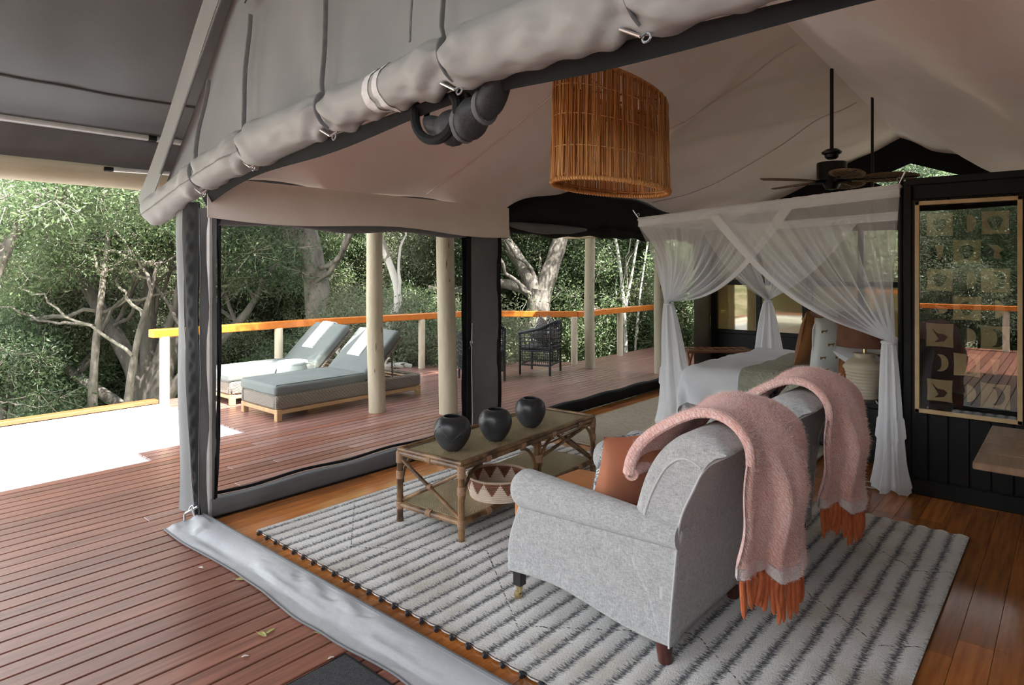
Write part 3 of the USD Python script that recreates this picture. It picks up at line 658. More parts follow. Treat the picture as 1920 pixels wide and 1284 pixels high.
# ================================================================== woven outdoor armchairs
dk_m = mat('charcoal_rattan', (.018, .020, .022), (.040, .043, .047), 30, rough=.5)
oc = thing('rattan_armchair', 'charcoal rattan tub armchair with a zebra cushion, standing on the deck by the railing', 'armchair', (-6.17, 7.77, 0), 200, group=None)
def ring_pt(a, rx, ry): return np.array([rx * math.cos(a), ry * math.sin(a)])
for sx in (1, -1):
    for sy in (1, -1):
        hx = .24 if sx > 0 else -.23; hy = .27 * sy
        put('leg', tube([(hx, hy, 0), (hx, hy, .40), (hx * (1.0 if sx > 0 else 1.05), hy * 1.02, .62 if sx > 0 else .75)], [.018, .018, .016], 8), dk_m, oc)
def top_curve(n=40, z0=.62, z1=.80, k=1.0):
    pts = [(.26, -.285, z0), (.05, -.30, z0 + .05), (-.18, -.275, z0 + .12), (-.27, -.15, z1 - .01), (-.29, 0, z1), (-.27, .15, z1 - .01), (-.18, .275, z0 + .12), (.05, .30, z0 + .05), (.26, .285, z0)]
    return spline(np.array(pts) * [k, k, 1], n)
put('arm_rail', tube(top_curve(), .022, 8), dk_m, oc)
for i, zz in enumerate((.44, .50, .56, .62, .68, .74)):
    c = top_curve(40, zz - .0, min(zz + .02, .78)); tc = top_curve(40)
    c[:, 2] = np.minimum(zz, tc[:, 2] - .02); keep = c
    put('weave_rail', tube(keep, .009, 6), dk_m, oc)
tc = top_curve(44)
for i in range(2, 42, 2): put('stake', rod((tc[i][0] * .97, tc[i][1] * .97, .40), tc[i] - [0, 0, .01], .007, 5), dk_m, oc)
put('seat', box(0, 0, .395, .50, .56, .05, .015), dk_m, oc, 40)
for a, b in [((.24, -.27), (.24, .27)), ((-.23, -.27), (-.23, .27)), ((.24, .27), (-.23, .27)), ((.24, -.27), (-.23, -.27))]:
    put('stretcher', rod((*a, .15), (*b, .15), .013), dk_m, oc); put('seat_rail', rod((*a, .36), (*b, .36), .016), dk_m, oc)
    n = 9
    mesh_ = join([rod((a[0] + (b[0] - a[0]) * t, a[1] + (b[1] - a[1]) * t, .15), (a[0] + (b[0] - a[0]) * t, a[1] + (b[1] - a[1]) * t, .37), .004, 5) for t in np.linspace(.08, .92, 14)] + [rod((*a, z), (*b, z), .0035, 5) for z in (.2, .24, .28, .32)])
    if a[0] != .24 or b[0] != .24: put('woven_apron', mesh_, dk_m, oc, kind='stuff')
oc2 = dup(oc, 'charcoal rattan tub armchair almost wholly hidden behind the dark middle tent post', (-6.42, 6.72, 0), 150)
zeb_m = custom('zebra_chevron', {'tc': ('texture_coordinate', {}), 's': ('separate_xyz', {}), 'ab': ('math', {'math_type': 'pingpong', 'value2': .055}), 'su': ('math', {'math_type': 'multiply_add', 'value2': 1.1}), 'md': ('math', {'math_type': 'pingpong', 'value2': .014}), 'gt': ('math', {'math_type': 'greater_than', 'value2': .0072}),
    'mx': ('mix', {'color1': (.018, .018, .02), 'color2': (.52, .50, .46)}), 'p': ('principled_bsdf', {'roughness': .9})},
    [('tc.object', 's.vector'), ('s.x', 'ab.value1'), ('ab.value', 'su.value1'), ('s.z', 'su.value3'), ('su.value', 'md.value1'), ('md.value', 'gt.value1'), ('gt.value', 'mx.fac'), ('mx.color', 'p.base_color')], 'p.BSDF')
for k, (lx, ly, rzz, lab) in enumerate([(-6.16, 7.70, 70, 'black and white zebra chevron cushion propped in the rattan armchair'), (-6.07, 7.93, 105, 'second zebra cushion behind the first one in the rattan armchair')]):
    zc = thing('zebra_cushion', lab, 'cushion', (lx, ly, .42), rzz, group=None)
    put('cover', xf(pillow(.40, .40, .13, seed=k), (0, 0, 0), rx=-14, ry=38 if k == 0 else 30).apply_translation([0, 0, .03]), zeb_m, zc, True)
grate = thing('floor_grate', 'dark slotted drain grate let into the deck beside the far canvas sill', 'grate', (-4.42, 6.15, .004))
put('frame', join([box(s * .085, 0, 0, .012, .62, .008, .001) for s in (-1, 1)] + [box(0, s * .305, 0, .18, .012, .008, .001) for s in (-1, 1)]), dgrey_m, grate, False)
for k in range(6): put('bar', box(-.07 + k * .028, 0, 0, .016, .60, .006), dgrey_m, grate, False)

# ================================================================== rugs
rug_m = custom('striped_rug', {'tc': ('geometry', {}), 's': ('separate_xyz', {}), 'nz': ('noise_texture', {'scale': 2.6, 'detail': 3}), 'mp': ('mapping', {'scale': (38, 120, 1), 'rotation': (0, 0, .35)}), 'fine': ('noise_texture', {'scale': 1.0, 'detail': 3, 'roughness': .7}), 'mp2': ('mapping', {'scale': (200, 70, 1)}), 'fine2': ('noise_texture', {'scale': 1.0, 'detail': 1}),
    'a1': ('math', {'math_type': 'multiply_add', 'value2': .025, 'value3': 0}), 'fa': ('math', {'math_type': 'multiply_add', 'value2': 2.6, 'value3': -.80}), 'add': ('math', {'math_type': 'add'}), 'pp': ('math', {'math_type': 'pingpong', 'value2': .049}),
    'mr': ('map_range', {'from_min': .010, 'from_max': .049, 'to_min': -.42, 'to_max': .50, 'clamp': True}), 'sum': ('math', {'math_type': 'add'}), 'big': ('noise_texture', {'scale': 9, 'detail': 2}), 'bm': ('math', {'math_type': 'multiply_add', 'value2': .35, 'value3': -.17}), 'sum2': ('math', {'math_type': 'add'}), 'thr': ('map_range', {'from_min': .38, 'from_max': 1.0, 'to_min': 0, 'to_max': .95, 'clamp': True}),
    'px': ('math', {'math_type': 'pingpong', 'value2': .62}), 'sl': ('math', {'math_type': 'multiply_add', 'value2': .75}), 'pd': ('math', {'math_type': 'pingpong', 'value2': .44}), 'ln': ('math', {'math_type': 'less_than', 'value2': .0045}), 'br': ('math', {'math_type': 'greater_than', 'value2': .50}), 'ml': ('math', {'math_type': 'multiply'}), 'mxl': ('math', {'math_type': 'maximum'}),
    'base': ('rgb_ramp', {'ramp': [(.30, (.50, .465, .41)), (.5, (.64, .62, .585)), (.8, (.70, .685, .66))]}), 'mx': ('mix', {'color2': (.055, .057, .066)}), 'b': ('bump', {'strength': .5, 'distance': .008}), 'p': ('principled_bsdf', {'roughness': .95})},
    [('tc.position', 's.vector'), ('tc.position', 'nz.vector'), ('tc.position', 'big.vector'), ('tc.position', 'mp.vector'), ('mp.vector', 'fine.vector'), ('tc.position', 'mp2.vector'), ('mp2.vector', 'fine2.vector'), ('nz.fac', 'a1.value1'), ('s.x', 'add.value1'), ('a1.value', 'add.value2'), ('add.value', 'pp.value1'), ('pp.value', 'mr.value'),
     ('mr.result', 'sum.value1'), ('fine.fac', 'fa.value1'), ('fa.value', 'sum.value2'), ('big.fac', 'bm.value1'), ('sum.value', 'sum2.value1'), ('bm.value', 'sum2.value2'), ('sum2.value', 'thr.value'), ('s.x', 'px.value1'), ('px.value', 'sl.value1'), ('s.y', 'sl.value3'), ('sl.value', 'pd.value1'), ('pd.value', 'ln.value1'), ('fine.fac', 'br.value1'), ('ln.value', 'ml.value1'), ('br.value', 'ml.value2'), ('thr.result', 'mxl.value1'), ('ml.value', 'mxl.value2'),
     ('nz.fac', 'base.fac'), ('base.color', 'mx.color1'), ('mxl.value', 'mx.fac'), ('mx.color', 'p.base_color'), ('fine2.fac', 'b.height'), ('b.normal', 'p.normal')], 'p.BSDF')
rug = thing('striped_rug', 'cream flat-woven rug with broken black stripes under the sofa chairs and coffee table', 'rug', (-2.1, 3.3, 0))
def rugf(u, v):
    x = -1.63 + 3.26 * u; y = -1.355 + 2.70 * v
    z = .012 + .0028 * np.sin((x) / .049 * PI * 1.0) + .004 * fbm(np.stack([x, y, 0 * x], -1), 2, 2, 3)
    e = .006 * np.sin(x / .049 * PI * 1) * ((v < .001) | (v > .999)); 
    return np.stack([x, y + e * np.where(v < .5, -1, 1), z], -1)
put('field', grid(rugf, 420, 50, .012), rug_m, rug, True)
yarn_m = mat('dark_yarn', (.02, .02, .025)); yarnw_m = mat('cream_yarn', (.5, .48, .44))
ends = [rod((x, -1.362, .012), (x + .018, -1.374, .010), .010, 6) for x in np.arange(-1.6, 1.62, .098)]
put('edge_binding', join(ends), yarn_m, rug, kind='stuff')
jute_m = mat('jute', (.36, .305, .215), (.54, .475, .36), 18, (1, 4, 1), 5, .3, .7, rough=.95, bump=.8, bscale=40, bstretch=(2, 3, 1), dist=.012)
jr = thing('jute_rug', 'sandy braided jute rug beside the bed, beyond the coffee table', 'rug', (-2.75, 6.35, 0))
def jf(u, v):
    x = -1.12 + 2.25 * u; y = -1.50 + 3.0 * v
    return np.stack([x, y, .010 + .0022 * np.abs(np.sin(y / .016 * PI / 2)) * 0 + .003 * np.sin(x * 70) * np.sin(y * 55) + .003 * fbm(np.stack([x, y, 0 * x], -1), 9, 2)], -1)
put('field', grid(jf, 90, 120, .012), jute_m, jr, True)
put('border', tube([(-1.12, -1.5, .010), (1.13, -1.5, .010), (1.13, 1.5, .010), (-1.12, 1.5, .010)], .010, 6, closed=True), jute_m, jr)
mat_ = thing('doormat', 'charcoal doormat on the deck at the bottom edge of the view', 'mat', (-1.99, 1.36, 0))
put('pile', box(0, 0, .008, .55, .40, .016, .006), mat('doormat_pile', (.03, .03, .032), (.05, .05, .052), 80, rough=.95, bump=.6, bscale=200), mat_, False)
put('edge', tube([(-.275, -.2, .01), (.275, -.2, .01), (.275, .2, .01), (-.275, .2, .01)], .008, 6, closed=True), black_m, mat_)
# ================================================================== coffee table
cane_m = mat('bamboo', (.045, .020, .009), (.27, .15, .065), 7, (1, 1, 1), 4, .36, .66, rough=.35, bump=.12, bscale=30)
wrap_m = mat('cane_wrap', (.24, .13, .07), (.36, .21, .12), 60, (1, 1, 6), rough=.45, bump=.5, bscale=90, dist=.004)
weave_m = custom('woven_cane', {'tc': ('texture_coordinate', {}), 'w': ('wave_texture', {'bands_direction': 'diagonal', 'scale': 22, 'distortion': 0}), 's': ('separate_xyz', {}), 'pp': ('math', {'math_type': 'pingpong', 'value2': .028}), 'ma': ('math', {'math_type': 'multiply_add', 'value2': 1.3}), 'pd': ('math', {'math_type': 'pingpong', 'value2': .0075}), 'mr': ('map_range', {'from_min': 0, 'from_max': .0075, 'to_min': 0, 'to_max': 1}),
    'n': ('noise_texture', {'scale': 12, 'detail': 3}), 'mu': ('mix', {'mix_type': 'mix', 'fac': .45}), 'r': ('rgb_ramp', {'ramp': [(.1, (.10, .065, .03)), (.5, (.26, .19, .105)), (.85, (.40, .31, .18))]}), 'b': ('bump', {'strength': .5, 'distance': .004}), 'p': ('principled_bsdf', {'roughness': .45, 'coat_weight': .25, 'coat_roughness': .12})},
    [('tc.object', 's.vector'), ('tc.object', 'n.vector'), ('s.x', 'pp.value1'), ('pp.value', 'ma.value1'), ('s.y', 'ma.value3'), ('ma.value', 'pd.value1'), ('pd.value', 'mr.value'), ('mr.result', 'mu.color1'), ('n.color', 'mu.color2'), ('mu.color', 'r.fac'), ('r.color', 'p.base_color'), ('mr.result', 'b.height'), ('b.normal', 'p.normal')], 'p.BSDF')
bedwood0_m = mat('dark_cane_border', (.05, .028, .013), (.085, .05, .025), 20, rough=.4)
ct = thing('coffee_table', 'long rattan coffee table with woven cane top and lower shelf', 'coffee table', (-2.985, 3.37, .02), 4.0)
TW, TL, TH = .55, 1.55, .450
hx, hy = TW / 2 - .02, TL / 2 - .02
def cane(pts, r, n=30, knots=True):
    p = spline(pts, n) if len(pts) > 2 else np.linspace(pts[0], pts[1], n)
    rr = np.full(n, r); k = rnd.randint(5, 9)
    for c in range(rnd.randint(1, 4), n, k): rr[c] = r * 1.13
    return tube(p, rr, 10)
def wrapj(c, axis, r, L):
    d = np.zeros(3); d[axis] = L / 2; c = np.array(c, float); n = 13
    return tube(np.linspace(c - d, c + d, n), [r + .0015 * (i % 2) for i in range(n)], 12)
for sx in (-1, 1):
    for sy in (-1, 1):
        put('leg', cane([(sx * hx, sy * hy, 0), (sx * hx, sy * hy, TH - .01)], .0195), cane_m, ct)
        put('leg_wrap', wrapj((sx * hx, sy * hy, .40), 2, .024, .07), wrap_m, ct); put('leg_wrap', wrapj((sx * hx, sy * hy, .10), 2, .024, .045), wrap_m, ct); put('leg_wrap', wrapj((sx * hx, sy * hy, .29), 2, .0235, .05), wrap_m, ct)
for zz, nm in ((.425, 'top_rail'), (.105, 'shelf_rail')):
    for sx in (-1, 1):
        put(nm, cane([(sx * hx, -hy, zz), (sx * hx, hy, zz)], .0185, 60), cane_m, ct)
        if zz > .3: put('edge_rail', cane([(sx * (hx + .004), -hy - .01, TH - .002), (sx * (hx + .004), hy + .01, TH - .002)], .012, 50), cane_m, ct)
        for y in (-.52, -.16, .2, .55): put('rail_wrap', wrapj((sx * hx, y, zz), 1, .0225, .045), wrap_m, ct)
    for sy in (-1, 1):
        put(nm, cane([(-hx, sy * hy, zz), (hx, sy * hy, zz)], .0185), cane_m, ct)
        if zz > .3: put('edge_rail', cane([(-hx - .01, sy * (hy + .004), TH - .002), (hx + .01, sy * (hy + .004), TH - .002)], .012, 30), cane_m, ct)
        put('rail_wrap', wrapj((0, sy * hy, zz), 0, .0225, .04), wrap_m, ct)
put('top_panel', box(0, 0, TH - .012, TW - .06, TL - .06, .018, .003), weave_m, ct, False)
for sx in (-1, 1): put('top_border', box(sx * (TW / 2 - .045), 0, TH - .010, .022, TL - .09, .020, .003), bedwood0_m, ct, False)
for sy in (-1, 1): put('top_border', box(0, sy * (TL / 2 - .045), TH - .010, TW - .09, .022, .020, .003), bedwood0_m, ct, False)
put('shelf_panel', box(0, 0, .117, TW - .05, TL - .05, .016, .003), weave_m, ct, False)
for sy in (-1, 1):
    put('cross_brace', cane([(-hx, sy * hy, .395), (hx, sy * hy, .125)], .0115), cane_m, ct); put('cross_brace', cane([(-hx, sy * (hy - .012), .125), (hx, sy * (hy - .012), .395)], .0125), cane_m, ct)
    put('brace_wrap', wrapj((0, sy * (hy - .005), .26), 0, .018, .03), wrap_m, ct)
for sx in (-1, 1):
    put('middle_leg', cane([(sx * hx, .0, .11), (sx * hx, .0, .42)], .0175), cane_m, ct); put('middle_leg', cane([(sx * hx, .034, .11), (sx * hx, .034, .42)], .0165), cane_m, ct)
    put('leg_wrap', wrapj((sx * hx, .017, .30), 2, .034, .05), wrap_m, ct)
    for y0, d in ((-hy, 1), (0, -1), (.034, 1), (hy, -1)):
        a = np.linspace(0, PI / 2, 9)
        put('arch', cane([(sx * hx, y0 + d * (.02 + .15 * (1 - math.cos(t))), .235 + .165 * math.sin(t)) for t in a], .0105, 26), cane_m, ct)
    put('cross_brace', cane([(sx * hx, .06, .30), (sx * hx, hy - .04, .40)], .0115), cane_m, ct); put('cross_brace', cane([(sx * (hx - .01), .28, .40), (sx * (hx - .01), hy - .02, .13)], .0115), cane_m, ct)
# pots
clay_m = mat('black_clay', (.010, .0105, .011), (.030, .031, .033), 5, rough=.36, bump=.12, bscale=18, dist=.004)
def pot(x, y, r, h, label, deco=False):
    t = thing('clay_pot', label, 'pot', (x, y, .472), group=None)
    S = spline(np.array([(.42, .004), (.56, .06), (.78, .22), (.945, .42), (1.0, .58), (.975, .72), (.88, .85), (.72, .945), (.52, .995), (.47, 1.0)]) * [r, h], 44)
    prof = np.vstack([[0, 0], [.40 * r, 0], S, np.array([(.44, .985), (.50, .955), (.70, .88), (.88, .74), (.90, .55), (.70, .25), (.4, .06), (0, .05)]) * [r, h]])
    put('body', lathe(prof, 56), clay_m, t, 50)
    put('rim', xf(trimesh.creation.torus(r * .475, .0045, 40, 8), (0, 0, h * .994)), clay_m, t, True)
    if deco:
        pts = []
        for i in range(25):
            a = i / 24 * 2 * PI; f = abs((i / 24 * 8) % 2 - 1); zz = .36 + .42 * f
            rr = float(np.interp(zz, [.22, .42, .58, .72, .85], [.78, .945, 1.0, .975, .88])) * r + .0005
            pts.append((rr * math.cos(a), rr * math.sin(a), zz * h))
        put('zigzag_ridge', tube(resample(np.array(pts), 200), .0032, 6), clay_m, t)
pot(-2.925, 2.80, .116, .205, 'round black clay pot with a raised zigzag, nearest the end of the coffee table', True)
pot(-2.875, 3.14, .110, .200, 'round black clay pot in the middle of the three on the coffee table')
pot(-2.93, 3.57, .110, .200, 'round black clay pot farthest along the coffee table')
# basket
bk_m = custom('coiled_basket', {'tc': ('texture_coordinate', {}), 's': ('separate_xyz', {}), 'at': ('math', {'math_type': 'arctan2'}), 'sc': ('math', {'math_type': 'multiply', 'value2': 12 / (2 * PI)}), 'pp': ('math', {'math_type': 'pingpong', 'value2': .5}), 'zq': ('math', {'math_type': 'snap', 'value2': .0125}), 'mr': ('map_range', {'from_min': .045, 'from_max': .118, 'to_min': -.02, 'to_max': .46}), 'lt': ('math', {'math_type': 'less_than'}), 'ps': ('math', {'math_type': 'snap', 'value2': .08}),
    'n': ('noise_texture', {'scale': 14}), 'cr': ('rgb_ramp', {'ramp': [(.3, (.60, .46, .36)), (.7, (.70, .57, .46))]}), 'dr': ('rgb_ramp', {'ramp': [(.3, (.13, .05, .028)), (.7, (.25, .10, .055))]}), 'gt': ('math', {'math_type': 'greater_than', 'value2': .124}), 'mx': ('mix', {}), 'mx2': ('mix', {'color2': (.52, .38, .28)}), 'p': ('principled_bsdf', {'roughness': .7})},
    [('tc.object', 's.vector'), ('tc.object', 'n.vector'), ('s.y', 'at.value1'), ('s.x', 'at.value2'), ('at.value', 'sc.value1'), ('sc.value', 'pp.value1'), ('pp.value', 'ps.value1'), ('s.z', 'zq.value1'), ('zq.value', 'mr.value'), ('ps.value', 'lt.value1'), ('mr.result', 'lt.value2'), ('n.fac', 'cr.fac'), ('n.fac', 'dr.fac'), ('cr.color', 'mx.color1'), ('dr.color', 'mx.color2'), ('lt.value', 'mx.fac'), ('mx.color', 'mx2.color1'), ('s.z', 'gt.value1'), ('gt.value', 'mx2.fac'), ('mx2.color', 'p.base_color')], 'p.BSDF')
bas = thing('coiled_basket', 'coiled round basket with brown triangle pattern on the shelf of the coffee table', 'basket', (-2.80, 3.09, .145))
BR, BH = .195, .135
for i in range(11):
    zz = .006 + i * .0125; r = BR * (.90 + .10 * math.sin(min(1, zz / BH * 1.3) * PI / 2)) + (.004 if i == 10 else 0)
    put('coil', xf(trimesh.creation.torus(r, .0072, 60, 8), (0, 0, zz)), bk_m, bas, True)
put('bottom', lathe([(0, .0), (.178, 0), (.178, .008), (0, .008)], 40), bk_m, bas)

# ================================================================== armchairs
tweed_m = custom('grey_tweed', {'tc': ('texture_coordinate', {}), 'm1': ('mapping', {'scale': (260, 260, 60)}), 'm2': ('mapping', {'scale': (60, 60, 260)}), 'n1': ('noise_texture', {'scale': 1, 'detail': 2}), 'n2': ('noise_texture', {'scale': 1, 'detail': 2}), 'n3': ('noise_texture', {'scale': 26, 'detail': 4}), 'a': ('mix', {'mix_type': 'mix', 'fac': .5}), 'b2': ('mix', {'mix_type': 'mix', 'fac': .16}), 'r': ('rgb_ramp', {'ramp': [(.34, (.23, .228, .225)), (.5, (.40, .397, .39)), (.64, (.56, .555, .545))]}), 'b': ('bump', {'strength': .35, 'distance': .003}), 'p': ('principled_bsdf', {'roughness': .95, 'sheen_weight': .15})},
    [('tc.object', 'm1.vector'), ('tc.object', 'm2.vector'), ('tc.object', 'n3.vector'), ('m1.vector', 'n1.vector'), ('m2.vector', 'n2.vector'), ('n1.color', 'a.color1'), ('n2.color', 'a.color2'), ('a.color', 'b2.color1'), ('n3.color', 'b2.color2'), ('b2.color', 'r.fac'), ('r.color', 'p.base_color'), ('n1.fac', 'b.height'), ('b.normal', 'p.normal')], 'p.BSDF')
cord_m = mat('grey_piping', (.50, .495, .485), (.56, .555, .545), 90, rough=.9)
darkleg_m = mat('dark_leg', (.014, .012, .012), (.022, .018, .018), 10, rough=.35)
mahog_m = mat('mahogany_leg', (.035, .010, .008), (.075, .022, .016), 6, (4, 4, .6), rough=.25)
tan_m = mat('tan_leather', (.40, .15, .05), (.48, .19, .07), 8, rough=.5, bump=.1, bscale=120)
ac = thing('armchair', 'grey tweed armchair with rolled arms, the nearer of the pair, closest to the camera', 'armchair', (-1.60, 2.715, .012), group=None)
HW = .385
side = spline([(-.452, .135), (-.455, .20), (-.450, .27), (-.432, .345), (-.402, .42), (-.375, .53)], 16).tolist() + [(.30, .56), (.445, .56)] + spline([(.445, .56), (.430, .44), (.412, .27), (.398, .09)], 10).tolist()[1:] + spline([(.398, .09), (.30, .088), (.16, .10), (0, .128), (-.15, .150), (-.32, .148), (-.452, .135)], 14).tolist()[1:-1]
for sy in (-1, 1):
    put('side_panel', extrude(side, .10, .016, 'y').apply_translation([0, sy * (HW - .05), 0]), tweed_m, ac, 50)
    n = 44; s = np.linspace(0, 1, n)
    rr = (.094 - .040 * s) * np.where(s < .09, np.sqrt(np.clip(1 - ((.09 - s) / .09) ** 2 * .90, 0, 1)), 1)
    ap = np.stack([-.432 + .868 * s, sy * (HW - .040 + .020 * s) * np.ones(n), .543 - .006 * s], 1)
    put('arm', tube(ap, rr, 30, flat=1.0), tweed_m, ac, 60)
    put('front_leg', extrude([(-.022, -.022), (.022, -.022), (.022, .022), (-.022, .022)], .085, .003, 'z').apply_translation([-.412, sy * .345, .112]), darkleg_m, ac, 30)
    put('caster', join([rod((-.412, sy * .345, .075), (-.412, sy * .345, .035), .019, 12, .013), xf(trimesh.creation.cylinder(.019, .016, sections=18), (-.422, sy * .345, .019), rx=90), box(-.417, sy * .345, .035, .020, .030, .016, .003)]), brass_m, ac)
    put('rear_leg', tube(spline([(.345, sy * .335, .13), (.348, sy * .337, .07), (.355, sy * .342, .002)], 10), np.linspace(.040, .028, 10), 12), mahog_m, ac)
put('front_rail', box(-.385, 0, .235, .07, HW * 2 - .15, .16, .02), tweed_m, ac, 40)
put('seat_deck', box(-.04, 0, .24, .70, HW * 2 - .16, .16, .01), tweed_m, ac, 40)
put('seat_cushion', xf(soft(.70, .575, .15, .045, 3), (-.165, 0, .395)), tan_m, ac, 40, label='tan leather seat cushion')
bp1 = spline([(.185, .36), (.195, .48), (.226, .607), (.258, .713), (.317, .827), (.388, .903), (.466, .946), (.540, .951), (.600, .925), (.640, .893)], 38).tolist()
bp2 = spline([(.625, .885), (.562, .850), (.508, .752), (.473, .68), (.445, .602), (.429, .481), (.411, .288), (.397, .10)], 22).tolist()
bp = bp1 + bp2 + [(.33, .12), (.26, .25)]
bw = np.r_[np.ones(34), .7, .45, .25, .12, np.full(22, .06), .5, 1.0]
put('backrest', extrude(bp, HW * 2 + .006, .062, 'y', 6, bw), tweed_m, ac, 50)
for sy in (-1, 1):
    inn = spline([(.285, .585), (.295, .622), (.349, .748), (.407, .826), (.461, .850), (.505, .840), (.528, .826)], 40)
    put('piping', tube(np.stack([inn[:, 0], np.full(40, sy * (HW + .004)), inn[:, 1]], 1), .0048, 6), cord_m, ac)
    rear = np.vstack([spline([(.636, .895), (.60, .872), (.556, .842), (.502, .748), (.468, .676), (.441, .60), (.426, .481), (.408, .288), (.394, .092)], 50)])
    yy = np.interp(rear[:, 1], [.0, .80, .86, .90], [HW + .003, HW + .003, HW - .02, HW - .05])
    put('piping', tube(np.stack([rear[:, 0], sy * yy, rear[:, 1]], 1), .0052, 6), cord_m, ac)
    fe = np.array(side[:14]); put('piping', tube(np.stack([fe[:, 0] + .004, np.full(14, sy * (HW - .006)), fe[:, 1]], 1), .0045, 6), cord_m, ac)
put('care_tag', box(.36, -HW - .002, .30, .012, .003, .05), cord_m, ac, False)
ac2 = dup(ac, 'grey tweed armchair with rolled arms, the farther of the pair, nearer the bed', (-1.585, 3.695, .012))

# ------------------------------------------------------------------ throws
moh_m = custom('pink_mohair', {'tc': ('texture_coordinate', {}), 'mp': ('mapping', {'scale': (70, 30, 30)}), 'n1': ('noise_texture', {'scale': 3.2, 'detail': 5, 'roughness': .65}), 'w': ('wave_texture', {'bands_direction': 'diagonal', 'scale': 30, 'distortion': 9, 'detail': 4, 'detail_scale': 2}), 'n2': ('noise_texture', {'scale': 1, 'detail': 3}), 'mx': ('mix', {'fac': .28}), 'mx1': ('mix', {'fac': .40}), 'r': ('rgb_ramp', {'ramp': [(.28, (.60, .22, .16)), (.44, (.72, .385, .325)), (.58, (.82, .56, .515)), (.76, (.88, .74, .71))]}), 'b': ('bump', {'strength': .8, 'distance': .012}), 'p': ('principled_bsdf', {'roughness': 1.0, 'sheen_weight': .5, 'sheen_roughness': .6, 'sheen_tint': (1, .8, .78)})},
    [('tc.object', 'mp.vector'), ('tc.object', 'n1.vector'), ('tc.object', 'w.vector'), ('mp.vector', 'n2.vector'), ('n1.color', 'mx.color1'), ('w.color', 'mx.color2'), ('mx.color', 'mx1.color1'), ('n2.color', 'mx1.color2'), ('mx1.color', 'r.fac'), ('r.color', 'p.base_color'), ('mx1.color', 'b.height'), ('b.normal', 'p.normal')], 'p.BSDF')
mohw_m = mat('white_mohair', (.66, .58, .56), (.80, .75, .73), 60, rough=1.0, bump=.9, bscale=120, dist=.01)
tas_m = mat('rust_tassel', (.42, .095, .03), (.58, .155, .06), 50, (1, 1, .3), rough=.95, bump=.5, bscale=160)
pile_m = mat('mohair_pile', (.76, .45, .40), (.88, .70, .67), 6, rough=1.0)
TPATH = spline([(.165, .690), (.195, .765), (.250, .845), (.335, .925), (.425, .972), (.520, .985), (.600, .957), (.655, .895), (.672, .79), (.665, .62), (.655, .46), (.650, .370)], 200)
def sg(x): return 1 / (1 + np.exp(-x))
def throw_pt(u, v):
    """u along the cloth, front edge to fringe; v across it"""
    s = u * 199; i = np.clip(s.astype(int), 0, 198); f = s - i
    P = TPATH[i] * (1 - f)[..., None] + TPATH[i + 1] * f[..., None]
    d = TPATH[i + 1] - TPATH[i]; d /= np.linalg.norm(d, axis=-1, keepdims=True); N = np.stack([-d[..., 1], d[..., 0]], -1)
    hang = np.clip((u - .52) / .25, 0, 1); hang = hang * hang * (3 - 2 * hang)
    y0 = -.285 - .03 * hang; y1 = .30 + .06 * hang
    pl = sg((v - .30) / .013) - sg((v - .72 - .03 * u) / .013)
    fold = hang * (.085 * pl - .02 + .014 * np.sin(v * 21 + u * 3) + .012 * np.sin(v * 9)) + .014 * np.sin(v * 9 + u * 5) * (1 - hang) + .010 * np.sin(u * 17 + v * 4)
    y = y0 + (y1 - y0) * v + hang * .018 * (sg((v - .30) / .03) * -1 + sg((v - .74) / .03)) * .5
    e = np.clip(np.minimum(v, 1 - v) / .05, 0, 1)
    q = np.stack([P[..., 0], y, P[..., 1]], -1)
    off = .004 + .018 * np.sqrt(np.clip(e * (2 - e), 0, 1)) + np.maximum(fold, -.02)
    q[..., 0] += N[..., 0] * off; q[..., 2] += N[..., 1] * off
    q[..., 2] += hang * np.clip((u - .7) / .3, 0, 1) * (.045 * (1 - sg((v - .30) / .02)) - .035 * sg((v - .30) / .02) * (1 - sg((v - .76) / .02)) + .0 )
    return q
th = thing('mohair_throw', 'pink mohair throw with rust fringe over the back of the nearer armchair', 'throw', (-1.60, 2.715, .012), group=None)
put('cloth', grid(lambda u, v: throw_pt(u * .965, v), 150, 90, .026), moh_m, th, True)
put('rolled_edge', tube(throw_pt(np.full(40, .012), np.linspace(.02, .98, 40)) + [.012, 0, -.012], .030, 12), moh_m, th)
ue = np.linspace(.01, .60, 60); put('folded_edge', tube(throw_pt(ue, np.full(60, .015)) + np.array([0, -.002, 0]) - np.stack([0 * ue, 0 * ue, 0 * ue + .004], 1), np.linspace(.026, .018, 60), 10), moh_m, th)
put('white_end_band', grid(lambda u, v: throw_pt(.958 + u * .042, v), 10, 90, .034), mohw_m, th, True)
nt = 25
vd = np.linspace(.01, .99, 400); pd_ = throw_pt(np.full(400, 1.0), vd); ad = np.r_[0, np.cumsum(np.linalg.norm(np.diff(pd_, axis=0), axis=1))]
for k in range(nt):
    v = float(np.interp((k + .5) / nt * ad[-1], ad, vd)); p0 = throw_pt(np.array([1.0]), np.array([v]))[0]; L = rnd.uniform(.135, .165)
    w1, w2 = rnd.uniform(-.012, .012), rnd.uniform(-.014, .014)
    pts = spline([p0 + [0, 0, .012], p0 + [w1, w2 * .4, -.05], p0 + [w1 * .3, w2, -.10], p0 + [w2 * .6, w1 + w2, -L]], 14)
    put('tassel', tube(pts, np.r_[np.full(11, .0108), .010, .008, .003] * rnd.uniform(.88, 1.12), 8), tas_m, th)
nh = 14000; uu = np.where(rng.random(nh) < .22, rng.uniform(.945, 1.0, nh), rng.uniform(0, 1.0, nh)); vv = rng.uniform(0, 1, nh)
q0 = throw_pt(uu, vv); e = 1e-3
